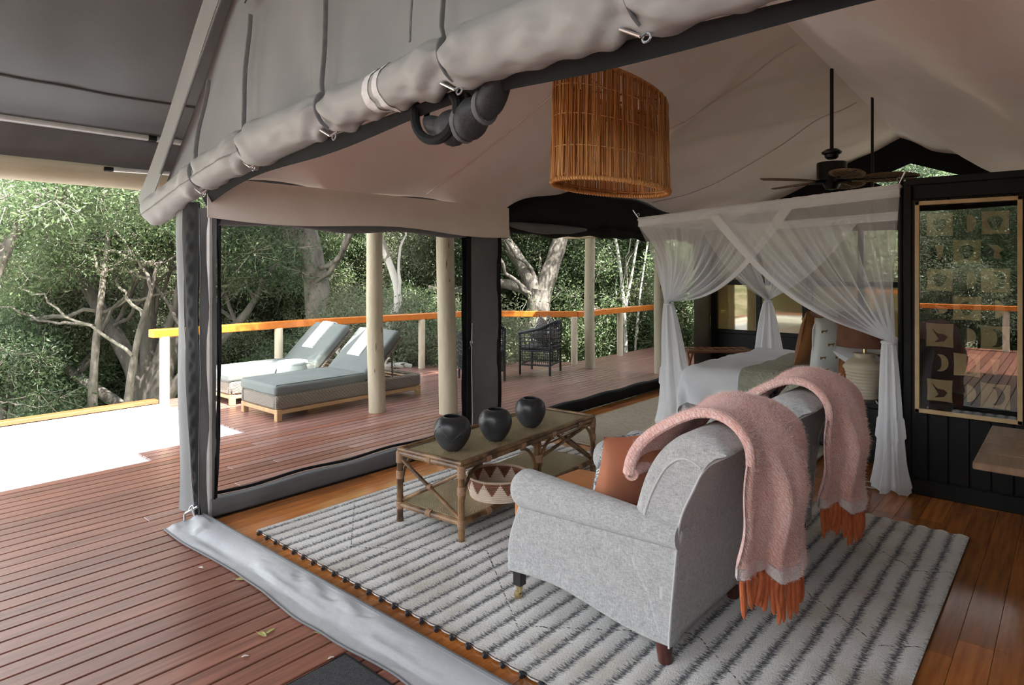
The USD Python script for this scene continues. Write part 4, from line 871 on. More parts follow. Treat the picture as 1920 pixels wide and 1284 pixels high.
du = throw_pt(np.minimum(uu + e, 1), vv) - throw_pt(np.maximum(uu - e, 0), vv); dv = throw_pt(uu, np.minimum(vv + e, 1)) - throw_pt(uu, np.maximum(vv - e, 0))
nn = np.cross(dv, du); nn /= np.linalg.norm(nn, axis=1, keepdims=True) + 1e-9
nn *= np.sign((nn * (q0 - np.array([.40, .0, .60]))).sum(1))[:, None]
q0 = q0 + nn * .012; L = rng.uniform(.006, .014, nh)[:, None]; jit = rng.normal(0, .7, (nh, 3))
q1 = q0 + nn * L * .6 + jit * L * .35; q2 = q1 + (nn * .3 + jit * .6 + [0, 0, -.2]) * L * .6
bc = UsdGeom.BasisCurves.Define(stage, numbered(str(th.GetPath()), 'mohair_pile'))
bc.CreateTypeAttr('linear'); bc.CreateCurveVertexCountsAttr(Vt.IntArray([3] * nh))
bc.CreatePointsAttr(Vt.Vec3fArray.FromNumpy(np.stack([q0, q1, q2], 1).reshape(-1, 3).astype(np.float32)))
bc.CreateWidthsAttr(Vt.FloatArray.FromNumpy(np.tile([.0009, .0007, .0004], nh).astype(np.float32))); bc.SetWidthsInterpolation('vertex')
UsdShade.MaterialBindingAPI.Apply(bc.GetPrim()).Bind(pile_m); cd(bc.GetPrim(), kind='stuff')
dup(th, 'pink mohair throw with rust fringe over the back of the farther armchair', (-1.585, 3.695, .012))

# cushions on the armchairs
terra_m = mat('terracotta_linen', (.44, .165, .085), (.50, .20, .11), 5, rough=.85, bump=.15, bscale=260, dist=.002)
leaf_m = custom('grey_leaf_print', {'tc': ('texture_coordinate', {}), 'v': ('voronoi_texture', {'scale': 16, 'feature': 'distance_to_edge'}), 'n': ('noise_texture', {'scale': 7, 'distortion': 2.5}), 'm': ('mix', {'fac': .25}), 'r': ('rgb_ramp', {'ramp': [(0, (.62, .63, .62)), (.07, (.50, .52, .53)), (.10, (.10, .115, .13)), (.5, (.13, .145, .16)), (.62, (.19, .20, .215))]}), 'p': ('principled_bsdf', {'roughness': .9})},
    [('tc.object', 'm.color1'), ('tc.object', 'n.vector'), ('n.color', 'm.color2'), ('m.color', 'v.vector'), ('v.distance', 'r.fac'), ('r.color', 'p.base_color')], 'p.BSDF')
pc = thing('cushion', 'terracotta linen cushion with a grey leaf-print front on the nearer armchair', 'cushion', (-1.60, 2.62, .475))
pm = pillow(.42, .42, .15, 26, .10, 4); nf = len(pm.faces) // 2
fr = trimesh.Trimesh(pm.vertices, pm.faces[:nf], process=False); bk_ = trimesh.Trimesh(pm.vertices, pm.faces[nf:], process=False)
for nm, mm, mt, lb in (('leaf_print_front', fr, leaf_m, 'grey leaf-print front'), ('terracotta_back', bk_, terra_m, None)):
    q = mm.copy(); q.remove_unreferenced_vertices()
    put(nm, xf(xf(q, rx=20), (0, 0, .0), rz=70), mt, pc, True, lb)
pc2 = thing('cushion', 'grey leaf-print cushion on the farther armchair, seen between the two throws', 'cushion', (-1.50, 3.66, .49))
put('cover', xf(xf(pillow(.48, .46, .15, 22, .1, 5), rx=22), (0, 0, 0), rz=84), leaf_m, pc2, True)
put('piping', xf(xf(tube([(a, 0, b) for a, b in [(-.21, .03), (0, .045), (.21, .03), (.205, .23), (.21, .43), (0, .415), (-.21, .43), (-.205, .23)]], .006, 6, closed=True), rx=22), (0, 0, 0), rz=84), cord_m, pc2)
# ================================================================== bed
linen_m = mat('white_linen', (.66, .67, .69), (.72, .73, .75), 3, rough=.85, bump=.08, bscale=200, dist=.002)
knit_m = custom('sage_knit', {'tc': ('geometry', {}), 's': ('separate_xyz', {}), 'c': ('checker_texture', {'scale': 44}), 'n': ('noise_texture', {'scale': 20}), 'v': ('voronoi_texture', {'scale': 48}), 'r': ('rgb_ramp', {'ramp': [(.3, (.30, .305, .24)), (.7, (.37, .37, .295))]}), 'b': ('bump', {'strength': .8, 'distance': .012}), 'p': ('principled_bsdf', {'roughness': .95})},
    [('tc.position', 'n.vector'), ('tc.position', 'v.vector'), ('n.fac', 'r.fac'), ('r.color', 'p.base_color'), ('v.distance', 'b.height'), ('b.normal', 'p.normal')], 'p.BSDF')
bedwood_m = mat('dark_wood', (.016, .013, .012), (.028, .022, .02), 6, (1, 6, 1), rough=.4)
bed = thing('bed', 'wide four-poster bed with white linen under a net canopy', 'bed', (0, 0, 0))
BX0, BX1, BY0, BY1 = -2.84, -.97, 5.90, 7.72
put('base', box((BX0 + BX1) / 2, (BY0 + BY1) / 2, .20, BX1 - BX0 - .06, BY1 - BY0 - .06, .22, .02), bedwood_m, bed, 40)
put('mattress', xf(soft(BX1 - BX0, BY1 - BY0, .27, .06, 2), ((BX0 + BX1) / 2, (BY0 + BY1) / 2, .445)), linen_m, bed, 40)
for x in (BX0 + .1, BX1 - .1):
    for y in (BY0 + .1, BY1 - .1): put('leg', box(x, y, .055, .07, .07, .11, .006), bedwood_m, bed, False)
put('headboard', box(-.93, (BY0 + BY1) / 2, .55, .06, BY1 - BY0, 1.10, .012), bedwood_m, bed, False)
put('duvet', drape_box(BX0 + .05, -1.62, BY0 + .02, BY1 - .05, .655, {'x0': .42, 'y0': .42, 'y1': .40}, 120, 150, .14, .030, 3, soft=.05), linen_m, bed, True)
put('sheet_fold', drape_box(-1.66, -1.05, BY0 + .02, BY1 - .05, .605, {'y0': .32, 'y1': .3}, 40, 90, .06, .012, 6, soft=.02), linen_m, bed, True)
for k in range(3): put('sheet_trim', box(-1.30 + k * .0, BY0 - .045, .42 - k * .0, .42, .004, .004), mat('sheet_trim_%d' % k, (.40, .40, .42)), bed, False) if k == 0 else None
bt = thing('bed_throw', 'sage green knitted throw laid across the middle of the bed', 'throw', (0, 0, 0))
put('cloth', drape_box(-2.30, -1.60, BY0 + .02, BY1 - .05, .672, {'y0': .40, 'y1': .36}, 60, 150, .15, .018, 9, lift=.012, soft=.045), knit_m, bt, True)
put('hem', tube([(-1.95 + .35 * math.sin(t), BY0 - .135, .315 + .004 * math.sin(t * 9)) for t in np.linspace(-1.5, 1.5, 30)], .007, 6), knit_m, bt)
rust_m = mat('rust_velvet', (.19, .065, .012), (.27, .10, .022), 4, rough=.8, sheen_weight=.4)
brown_m = mat('brown_lampshade', (.14, .055, .03), (.18, .075, .042), 6, rough=.85, trans=.15)
def cushion(name, label, loc, w, h, t, m, rz_, lean, seed, cat='cushion'):
    c = thing(name, label, cat, loc)
    put('cover', xf(xf(pillow(w, h, t, 24, .08, seed), rx=lean), rz=rz_), m, c, True)
    put('piping', xf(xf(tube(spline([(-w * .44, 0, h * .06), (0, 0, h * .03), (w * .44, 0, h * .06), (w * .46, 0, h * .5), (w * .44, 0, h * .94), (0, 0, h * .97), (-w * .44, 0, h * .94), (-w * .46, 0, h * .5), (-w * .44, 0, h * .06)], 40), .007, 6), rx=lean), rz=rz_), m, c)
    return c
cushion('cushion', 'rust velvet cushion standing on the bed, behind the animal-print cushion', (-1.93, 6.62, .66), .56, .56, .20, rust_m, 74, 14, 11)
cushion('cushion', 'second rust velvet cushion behind the first one on the bed', (-1.74, 6.95, .66), .56, .56, .20, rust_m, 80, 16, 12)
chee_m = mat('white_cotton', (.60, .63, .60), (.66, .68, .65), 6, rough=.9)
cp = cushion('cushion', 'white cushion with small golden wild cats printed on it, leaning on the bed', (-1.60, 6.12, .645), .50, .54, .17, chee_m, 52, 10, 13)
cat_m = mat('golden_print', (.22, .13, .04), (.30, .19, .06), 30, rough=.9)
def catshape(s):
    o = np.array([(-.5, .05), (-.62, .22), (-.55, .20), (-.42, .14), (.30, .16), (.42, .26), (.52, .24), (.50, .12), (.36, .02), (.40, -.25), (.32, -.25), (.26, -.02), (-.20, -.02), (-.30, -.25), (-.38, -.24), (-.34, 0), (-.46, -.22), (-.54, -.2)]) * s
    return extrude(o, .004, 0, 'y')
for i, (a, b) in enumerate([(-.13, .09), (.02, .10), (.15, .08), (-.17, .20), (-.04, .21), (.11, .20), (.19, .29), (-.12, .32), (.03, .33), (-.18, .43), (-.03, .44), (.13, .42)]):
    for sg in (-1,):
        A, Bn = a / .25, (b - .27) / .27
        e = max(0, 1 - abs(A) ** 2.6) ** .55 * max(0, 1 - abs(Bn) ** 2.6) ** .55
        put('printed_cat', xf(xf(catshape(.055), (a, sg * (.085 * e * 1.04 + .002), b), rx=0), rx=10).apply_transform(T.rotation_matrix(math.radians(52), [0, 0, 1])), cat_m, cp, False)
cushion('cushion', 'small rust cushion low on the bed beside the ceramic lamp', (-1.42, 6.10, .63), .34, .26, .13, rust_m, 40, 20, 14)
for k, (x, y, lab) in enumerate([(-1.25, 6.25, 'white pillow lying at the head of the bed behind the lamp'), (-1.20, 7.1, 'white pillow lying at the far side of the bed head')]):
    c = thing('pillow', lab, 'pillow', (x, y, .62)); put('cover', xf(xf(pillow(.75, .48, .20, 22, .06, 20 + k), rx=-62), (.12, 0, .07), rz=90), linen_m, c, True)
    put('hem', xf(rod((.06, -.36, .08), (.06, .36, .08), .006), (0, 0, 0)), linen_m, c)
# nightstand and lamp
ns = thing('nightstand', 'black nightstand under the ceramic lamp, behind the right net curtain', 'nightstand', (-1.17, 5.60, 0))
put('top', box(0, 0, .575, .50, .46, .03, .004), blackp_m, ns, False); put('drawer', box(0, -.01, .48, .46, .42, .15, .004), blackp_m, ns, False)
put('drawer_knob', xf(trimesh.creation.icosphere(2, .015), (0, -.235, .48)), brass_m, ns, True)
for sx in (-1, 1):
    for sy in (-1, 1): put('leg', box(sx * .22, sy * .20, .28, .035, .035, .56, .004), blackp_m, ns, False)
put('shelf', box(0, 0, .16, .46, .42, .02, .003), blackp_m, ns, False)
cer_m = mat('ribbed_ceramic', (.44, .37, .27), (.52, .45, .34), 4, rough=.5, bump=.1, bscale=60)
lamp = thing('table_lamp', 'ribbed beige ceramic table lamp with a brown drum shade on the nightstand', 'table lamp', (-1.24, 5.62, .59))
prof = spline([(.092, 0), (.098, .02), (.112, .10), (.127, .20), (.132, .24), (.118, .275), (.085, .300), (.068, .312), (.066, .33), (.072, .345)], 90)
prof[:, 0] *= 1.08; rb = prof.copy(); rb[:, 0] += .0022 * np.sin(rb[:, 1] / .0125 * PI) * (rb[:, 1] < .25)
put('base', lathe(np.vstack([[0, 0], rb, [0, .345]]), 56), cer_m, lamp, 50)
put('lug', xf(trimesh.creation.icosphere(2, .022), (-.128, -.03, .235)), cer_m, lamp, True)
put('neck', rod((0, 0, .34), (0, 0, .46), .012, 12), brass_m, lamp)
put('shade', lathe([(.198, .40), (.200, .40), (.185, .66), (.183, .66), (.198, .40)], 48), brown_m, lamp, 40)
put('shade_trim', xf(trimesh.creation.torus(.199, .004, 48, 6), (0, 0, .402)), brown_m, lamp, True)
wcab = mat('white_cable', (.55, .55, .53), rough=.5)
put('cable', tube(spline([(.10, -.1, .0), (.17, -.27, -.06), (.19, -.30, -.25), (.17, -.29, -.42), (.22, -.27, -.50), (.12, -.30, -.555), (.02, -.33, -.57), (-.02, -.36, -.572), (.06, -.40, -.573), (.20, -.36, -.573), (.25, -.27, -.57)], 70), .0045, 6), wcab, lamp)
# luggage rack
lr = thing('luggage_rack', 'folding wooden luggage rack with brown leather straps at the foot of the bed', 'luggage rack', (-3.62, 8.35, 0), -49)
lw_m = mat('rack_wood', (.10, .035, .015), (.17, .065, .03), 5, (6, 1, 1), rough=.4); leather_m = mat('brown_leather', (.11, .04, .02), (.20, .085, .045), 9, rough=.4)
for sy in (-1, 1):
    put('leg', rod((-.20, sy * .38, .02), (.20, sy * .38, .50), .014), lw_m, lr); put('leg', rod((.20, sy * .35, .02), (-.20, sy * .35, .50), .014), lw_m, lr)
for sx in (-1, 1):
    put('top_bar', rod((sx * .20, -.45, .50), (sx * .20, .45, .50), .016, 10), lw_m, lr); put('foot_bar', rod((sx * .20, -.38, .02), (sx * .20, .38, .02), .012), lw_m, lr)
for y in np.linspace(-.39, .39, 8): put('strap', ribbon([(-.21, y, .515), (-.1, y, .507), (0, y, .504), (.1, y, .507), (.21, y, .515)], .055, .005), leather_m, lr, False)
for x in (-.10, .03, .14): put('cross_strap', ribbon([(x, -.45, .512 + .004), (x, -.15, .511), (x, .15, .514), (x, .45, .516)], .045, .004), leather_m, lr, False)

# ================================================================== mosquito net
def net_mat(name, fac, c=(.92, .92, .93)):
    return custom(name, {'t': ('transparent_bsdf', {}), 'd': ('diffuse_bsdf', {'color': c}), 'l': ('translucent_bsdf', {'color': c}), 'dl': ('mix_closure', {'fac': .4}), 'm': ('mix_closure', {'fac': fac})},
        [('d.BSDF', 'dl.closure1'), ('l.BSDF', 'dl.closure2'), ('t.BSDF', 'm.closure1'), ('dl.closure', 'm.closure2')], 'm.closure')
net_m = net_mat('net_gauze', .46); netd_m = net_mat('net_gathered', .62); nets_m = net_mat('net_skirt', .86); neth_m = net_mat('net_hem', .90)
net = thing('mosquito_net', 'white gauze mosquito net draped over the four-poster bed and tied at its corners', 'mosquito net', (0, 0, 0))
ZT = 2.15
A = np.array([-3.42, 5.93, 2.10]); B = np.array([-.955, 5.34, 2.185]); Cc = np.array([-.80, 7.85, 2.2]); Dd = np.array([-3.05, 8.05, 2.13])
for p, q in ((A, B), (A, Dd), (Dd, Cc), (B, Cc)):
    def band(u, v, p=p, q=q):
        c = p + (q - p) * u[..., None]; d = (q - p) / np.linalg.norm(q - p); n = np.array([-d[1], d[0], 0])
        L = np.linalg.norm(q - p)
        w = .014 * np.sin(u * L * 70 + 6 * v + 3 * np.sin(u * 31)) * np.clip(np.sin(u * PI * 1.0) + .1, 0, 1)
        return c + n * w[..., None] + np.array([0, 0, -.095]) * v[..., None] + np.array([0, 0, .02])
    put('gathered_band', grid(band, 150, 5), neth_m, net, True)
    put('rail', rod(p, q, .014, 8), neth_m, net)
def drape(top0, top1, tie, sag_in, bow_out=0.0, folds=9, amp=.03, shear=.0, n=70, spread=.055):
    """cloth from a top edge gathered to a tie point: u across (0 = the outer edge), v down"""
    top0, top1, tie = (np.array(p, float) for p in (top0, top1, tie)); d = (top1 - top0) / np.linalg.norm(top1 - top0); nrm = np.array([-d[1], d[0], 0]); nrm /= np.linalg.norm(nrm)
    def fn(u, v):
        c0 = top0 + (top1 - top0) * u[..., None]
        w = v ** 1.0
        tp = tie + d * (u[..., None] - .5) * spread + np.array([0, 0, .03]) * u[..., None]
        P = c0 * (1 - w[..., None]) + tp * w[..., None]
        P = P - np.array([0, 0, 1.0]) * (sag_in * u ** 1.6 * np.sin(np.clip(v, 0, 1) * PI) )[..., None] + d * (bow_out * np.sin(v * PI) * (1 - u))[..., None]
        ph = u * folds * 2 * PI + .6 * np.sin(u * 11)
        f = amp * (np.sin(ph) + .5 * np.sin(ph * 2.3 + 1)) * np.clip(v * 1.6, .12, 1) * (1 - .45 * v)
        return P + nrm * f[..., None] + d * (.35 * amp * np.cos(ph) * np.clip(v * 1.3, 0, 1))[..., None]
    return fn, nrm
def skirt(tie, base, r1, nf=9, seed=0, z0=.02, elong=(1, 1), pool=.10, tr=.014):
    tie = np.array(tie, float); base = np.array(base, float)
    def fn(u, v):
        a = u * 2 * PI; c = tie + (np.array([base[0], base[1], z0]) - tie) * v[..., None]
        r = .035 + (r1 - .035) * v ** .75
        r = r * (1 + .22 * np.sin(nf * a + seed + 2 * v) + .10 * np.sin((nf * 2 + 1) * a + 2 * seed)) + pool * np.clip((v - .80) / .2, 0, 1) ** 1.5 * (1 + .6 * np.sin(3 * a + seed))
        tier = tr * np.clip(((v * 3.1) % 1.0) - .0, 0, 1) * (v > .52)
        r = r + tier
        P = c + np.stack([r * np.cos(a) * elong[0], r * np.sin(a) * elong[1], .02 * np.sin(5 * a + seed) * v], -1)
        P[..., 2] = np.maximum(P[..., 2], .012)
        return P
    return fn
TIE = dict(a=(-3.06, 5.90, 1.235), b=(-1.02, 5.33, 1.06), c=(-1.0, 7.8, 1.15), d=(-2.82, 7.98, 1.19))
AB = B - A
f1, _ = drape(A + [0, 0, -.06], A + AB * .68 + [0, 0, -.06], TIE['a'], .24, .12, 10, .045)
put('curtain', grid(f1, 200, 60), net_m, net, True)
f2, _ = drape(B + [0, 0, -.06], A + AB * .36 + [0, 0, -.06], TIE['b'], .20, 0, 9, .042)
put('curtain', grid(lambda u, v: f2(u, v) + np.array([.012, -.05, 0]), 200, 60), net_m, net, True)
f1b, _ = drape(A + [0, 0, -.06], A + (Dd - A) * .55 + [0, 0, -.06], TIE['a'], .12, .05, 9, .035)
put('curtain', grid(f1b, 120, 40), net_m, net, True)
f3, _ = drape(Dd + [0, 0, -.06], Dd + (A - Dd) * .5 + [0, 0, -.06], TIE['d'], .12, .05, 9, .035); put('curtain', grid(f3, 120, 40), net_m, net, True)
f4, _ = drape(Dd + [0, 0, -.06], Dd + (Cc - Dd) * .55 + [0, 0, -.06], TIE['d'], .12, .05, 9, .035); put('curtain', grid(f4, 120, 40), net_m, net, True)
for f in (f1, f2): 
    u = np.linspace(0, 1, 60); put('curtain_hem', grid(lambda a, b, f=f: f(.93 + .07 * a, b) + np.array([0, -.012 if f is f1 else -.062, 0]), 6, 60), neth_m, net, True)
for k, (t, bs, r1, el) in enumerate([(TIE['a'], (-3.00, 6.0), .13, (1.25, .8)), (TIE['b'], (-.99, 5.24), .085, (1.0, .8)), (TIE['d'], (-2.82, 7.98), .20, (1, 1)), (TIE['c'], (-1.0, 7.85), .17, (1, 1))]):
    put('skirt', grid(skirt(t, bs, r1, 7 + k, k * 1.7, elong=el, pool=.02 if k == 1 else .06), 150, 60), nets_m, net, True)
    put('tie', tube([(t[0] + .042 * math.cos(a), t[1] + .042 * math.sin(a), t[2]) for a in np.linspace(0, 2 * PI, 20)], .012, 6), neth_m, net)
for p, q in ((A, -1), (B, 1)):
    put('hook', join([rod(p + [0, 0, .02], p + [-.05 * (q < 0) + .04 * (q > 0), -.02, .10], .006), xf(trimesh.creation.torus(.014, .004, 12, 6), tuple(p + [0, 0, .05]), rx=90)]), steel_m, net)
# corner posts of the canopy hung from the roof
for p in (B,):
    put('corner_pole', rod((p[0], p[1] + .05, 0.01), (p[0], p[1] + .05, p[2] + .06), .018, 10), blackp_m, net)

# ================================================================== pendant lamp
pl = thing('pendant_lamp', 'large orange-brown pendant lamp shade of upright canes hanging from the ridge', 'pendant lamp', (-1.75, 2.755, 2.25))
canec = [mat('cane_%d' % i, a, b, 8, (20, 20, .6), rough=.5) for i, (a, b) in enumerate([((.40, .165, .038), (.56, .26, .07)), ((.31, .115, .024), (.46, .19, .048)), ((.50, .235, .065), (.66, .35, .11))])]
TILT = (0, 0)
R0, HL = .286, .50
def lamp_r(t): return R0 * (1 - .035 * t)
def oval(a, t): 
    r = lamp_r(t); return np.array([r * 1.0 * math.cos(a), r * 1.0 * math.sin(a)])
def lamp_z(a, t):     # the rims tip down to the right
    return -HL / 2 + HL * t - (.030 + .075 * t) * math.cos(a - .72)
NC = 270; sets = [[], [], []]
for i in range(NC):
    a = 2 * PI * (i + rnd.uniform(-.3, .3)) / NC; pts = []
    w1 = rnd.uniform(-.006, .006); w2 = rnd.uniform(-.004, .006)
    for t in (-.0, .25, .5, .75, 1.0 + rnd.uniform(0, .012)):
        c = oval(a + w1 * math.sin(t * 5) * 1.5, t); k = 1 + w2 / .29 + .012 * math.sin(t * PI * 2 + i)
        pts.append((c[0] * k, c[1] * k, lamp_z(a, t)))
    sets[rnd.randrange(3)].append(tube(np.array(pts), rnd.uniform(.0026, .0042), 5))
for k in range(3): put('canes', join(sets[k]), canec[k], pl, True, kind='stuff')
aa = np.linspace(0, 2 * PI, 90)[:-1]
def lring(t, k, r, n=5): return tube(np.array([(*(oval(a, t) * k), lamp_z(a, t)) for a in aa]), r, n, closed=True)
put('bottom_rim', lring(.0, 1.0, .011, 10), canec[2], pl); put('top_rim', lring(1.0, 1.0, .008, 8), canec[0], pl)
wr = []
for i in range(0, 120):
    a = 2 * PI * i / 120; c = oval(a, 0); z = lamp_z(a, 0); rd = np.array([math.cos(a), math.sin(a)])
    wr.append(tube(np.array([(*(c + rd * .0125 * math.cos(b)), z + .0125 * math.sin(b)) for b in np.linspace(0, 2 * PI, 8)[:-1]]), .003, 4, closed=True))
put('rim_binding', join(wr), canec[0], pl, True, kind='stuff')
for t in (.28, .55, .80): put('binding_ring', lring(t, 1.012, .0028, 5), canec[2], pl)
for t in (.04, .97): put('inner_hoop', lring(t, .985, .005, 6), canec[1], pl)
put('spider', join([rod((0, 0, .22), (*(oval(a, .93) * .98), lamp_z(a, .93)), .004, 6) for a in (0, PI / 2, PI, 3 * PI / 2)]), blackmetal_m, pl)
put('rod', rod((0, 0, .16), (0, 0, 1.20), .013, 12), blackmetal_m, pl); put('socket', rod((0, 0, .08), (0, 0, .17), .024, 14), blackmetal_m, pl)
bulbm = custom('bulb_glass', {'p': ('principled_bsdf', {'base_color': (.9, .85, .78), 'roughness': .1, 'alpha': .6})}, [], 'p.BSDF')
put('bulb', lathe(np.vstack([spline([(.0, -.06), (.022, -.052), (.032, -.025), (.028, .01), (.015, .05), (.013, .08)], 24)]), 24), bulbm, pl, True)

# ================================================================== ceiling fan
fan = thing('ceiling_fan', 'black ceiling fan with woven leaf-shaped blades hanging over the bed', 'ceiling fan', (-1.66, 6.31, 2.43))
put('down_rod', rod((0, 0, .16), (0, 0, 1.02), .016, 12), blackmetal_m, fan)
put('rod_collar', lathe([(0, .24), (.05, .24), (.085, .215), (.08, .20), (.06, .19), (.055, .165), (.035, .15), (0, .15)], 28), blackmetal_m, fan, 30)
put('motor', lathe([(0, .12), (.12, .12), (.125, .11), (.125, -.02), (.11, -.04), (0, -.04)], 32), blackmetal_m, fan, 30)
put('hub', lathe([(0, -.03), (.07, -.03), (.075, -.08), (.05, -.12), (.0, -.13)], 24), blackmetal_m, fan, 30)
fanl_m = custom('woven_leaf', {'tc': ('texture_coordinate', {}), 'w': ('wave_texture', {'bands_direction': 'diagonal', 'scale': 22}), 'n': ('noise_texture', {'scale': 10}), 'm': ('mix', {'fac': .4}), 'r': ('rgb_ramp', {'ramp': [(0, (.10, .055, .025)), (1, (.26, .155, .075))]}), 'b': ('bump', {'strength': .5, 'distance': .004}), 'p': ('principled_bsdf', {'roughness': .6})},
    [('tc.object', 'w.vector'), ('tc.object', 'n.vector'), ('w.color', 'm.color1'), ('n.color', 'm.color2'), ('m.color', 'r.fac'), ('r.color', 'p.base_color'), ('w.color', 'b.height'), ('b.normal', 'p.normal')], 'p.BSDF')
for k in range(5):
    a = 12 + k * 72
    o = spline([(.20, 0), (.24, .07), (.36, .125), (.50, .125), (.62, .075), (.68, 0), (.62, -.075), (.50, -.125), (.36, -.125), (.24, -.07), (.20, 0)], 44)[:-1]
    bl = extrude(o, .010, .003, 'z'); 
    put('blade', xf(xf(bl, rx=-11), (0, 0, -.04), rz=a), fanl_m, fan, 40)
    put('blade_rib', xf(xf(join([rod((.20, 0, .0), (.66, 0, 0), .007)] + [rod((.24 + .06 * j, 0, 0), (.30 + .055 * j, s * .075 * math.sin((j + 1) / 7 * PI) + s * .03, 0), .003, 5) for j in range(6) for s in (-1, 1)]), rx=-11), (0, 0, -.046), rz=a), blackmetal_m, fan)
    put('blade_arm', xf(join([rod((.06, 0, -.05), (.16, 0, -.055), .012, 8), box(.21, 0, -.048, .12, .05, .008, .003)]), rz=a), blackmetal_m, fan)
hr = thing('hanging_rod', 'thin black rod hanging from the ridge in front of the rear gable', 'rod', (-1.52, 7.2, 2.2))
put('rod', rod((0, 0, 0), (0, 0, 1.10), .013, 10), blackmetal_m, hr); put('end_cap', rod((0, 0, -.015), (0, 0, .02), .020, 10), blackmetal_m, hr)

# ================================================================== framed collage on the partition
fr_m = mat('pale_wood_frame', (.48, .33, .17), (.60, .43, .24), 3, (2, 2, 2), rough=.4)
pt = thing('framed_collage', 'tall pale wooden frame of tan cut-paper moons on black, on the dark wall', 'picture', (-.555, 5.335, 1.325))
FW, FH = .60, 1.485
for s in (-1, 1):
    put('frame_side', box(s * (FW / 2 - .014), 0, 0, .028, .045, FH, .003), fr_m, pt, False); put('frame_side', box(0, 0, s * (FH / 2 - .014), FW, .045, .028, .003), fr_m, pt, False)
put('backing', box(0, .012, 0, FW - .03, .012, FH - .03), mat('collage_black', (.012, .012, .012), rough=.9), pt, False)
pg_m = custom('picture_glass', {'t': ('transparent_bsdf', {'color': (.96, .97, .96)}), 'g': ('glossy_bsdf', {'color': (.95, .95, .95), 'roughness': .004}), 'f': ('fresnel', {'IOR': 1.9}), 'm': ('mix_closure', {})}, [('f.fac', 'm.fac'), ('t.BSDF', 'm.closure1'), ('g.BSDF', 'm.closure2')], 'm.closure')
tanp = mat('tan_paper', (.58, .42, .22), (.68, .51, .30), 9, rough=.9, vary=.12); drk = mat('brown_ink', (.05, .03, .018), (.09, .055, .03), 14, rough=.9)
cols = [-.155, .0, .155]; rows = np.linspace(.575, -.575, 7)
def blob(kind, s):
    if kind == 'moon': o = [(s * math.sin(t), s * 1.15 * math.cos(t)) for t in np.linspace(0, PI, 16)]
    elif kind == 'crescent': o = [(s * math.sin(t), s * 1.15 * math.cos(t)) for t in np.linspace(-.3, PI + .3, 16)] + [(s * .45 * math.sin(t) - .012, s * 1.0 * math.cos(t)) for t in np.linspace(PI, 0, 12)]
    elif kind == 'fin': o = [(-.9 * s, .9 * s), (-.2 * s, .2 * s), (.5 * s, .15 * s), (.9 * s, -.2 * s), (.5 * s, -.8 * s), (-.6 * s, -1.0 * s), (-.1 * s, -.5 * s)]
    elif kind == 'leg': o = [(-.5 * s, 1.0 * s), (.5 * s, 1.0 * s), (.3 * s, -.2 * s), (.1 * s, -1.0 * s), (-.25 * s, -.9 * s), (-.3 * s, .2 * s)]
    elif kind == 'hour': o = [(-.8 * s, 1.0 * s), (.2 * s, .8 * s), (.8 * s, .3 * s), (.4 * s, -.2 * s), (.7 * s, -1.0 * s), (-.2 * s, -.8 * s), (-.1 * s, .1 * s)]
    else: o = [(s * .75 * (1 + .2 * math.sin(3 * t)) * math.cos(t), s * .9 * math.sin(t)) for t in np.linspace(0, 2 * PI, 18)[:-1]]
    return o
kinds = [['blot', 'moon', 'blot'], ['leg', 'blot', 'hour'], ['blot', 'moon', 'crescent'], ['fin', 'blot', 'moon'], ['fin', 'moon', 'crescent'], ['crescent', 'moon', 'leg'], ['fin', 'moon', 'crescent']]
for i, zc in enumerate(rows):
    for j, xc in enumerate(cols):
        on = (i + j) % 2 == 0
        if on:
            sq = np.array([(-.078, -.08), (.0, -.076), (.078, -.081), (.075, 0), (.079, .08), (0, .077), (-.079, .081), (-.075, 0)]) * (1 + rnd.uniform(-.05, .05))
            put('paper_square', extrude(sq, .003, 0, 'y').apply_translation([xc, .002, zc]), tanp, pt, False)
        sh = extrude(blob(kinds[i][j], .052), .003, 0, 'y').apply_translation([xc, -.002 if on else .002, zc])
        put('paper_shape', sh, drk if on else tanp, pt, False)
put('glass', box(0, -.012, 0, FW - .05, .003, FH - .05), pg_m, pt, False)
# desk at the right edge
dsk_m = mat('worn_desk_wood', (.15, .085, .05), (.30, .19, .12), 3, (6, 1, 1), 5, .3, .7, rough=.4, bump=.1, bscale=30)
dsk = thing('desk', 'worn brown wooden desk jutting in at the right edge of the view', 'desk', (.41, 3.90, 0))
for k in range(4): put('top_plank', box(0, -.33 + k * .2195, .735, 1.50, .216, .032, .005), dsk_m, dsk, False)
for sx in (-1, 1):
    for sy in (-1, 1):
        if sx > 0 or True: put('leg', box(sx * .50 + .16, sy * .36, .36, .06, .06, .718, .006), dsk_m, dsk, False)
put('apron', box(.16, 0, .67, 1.0, .74, .09, .006), dsk_m, dsk, False)
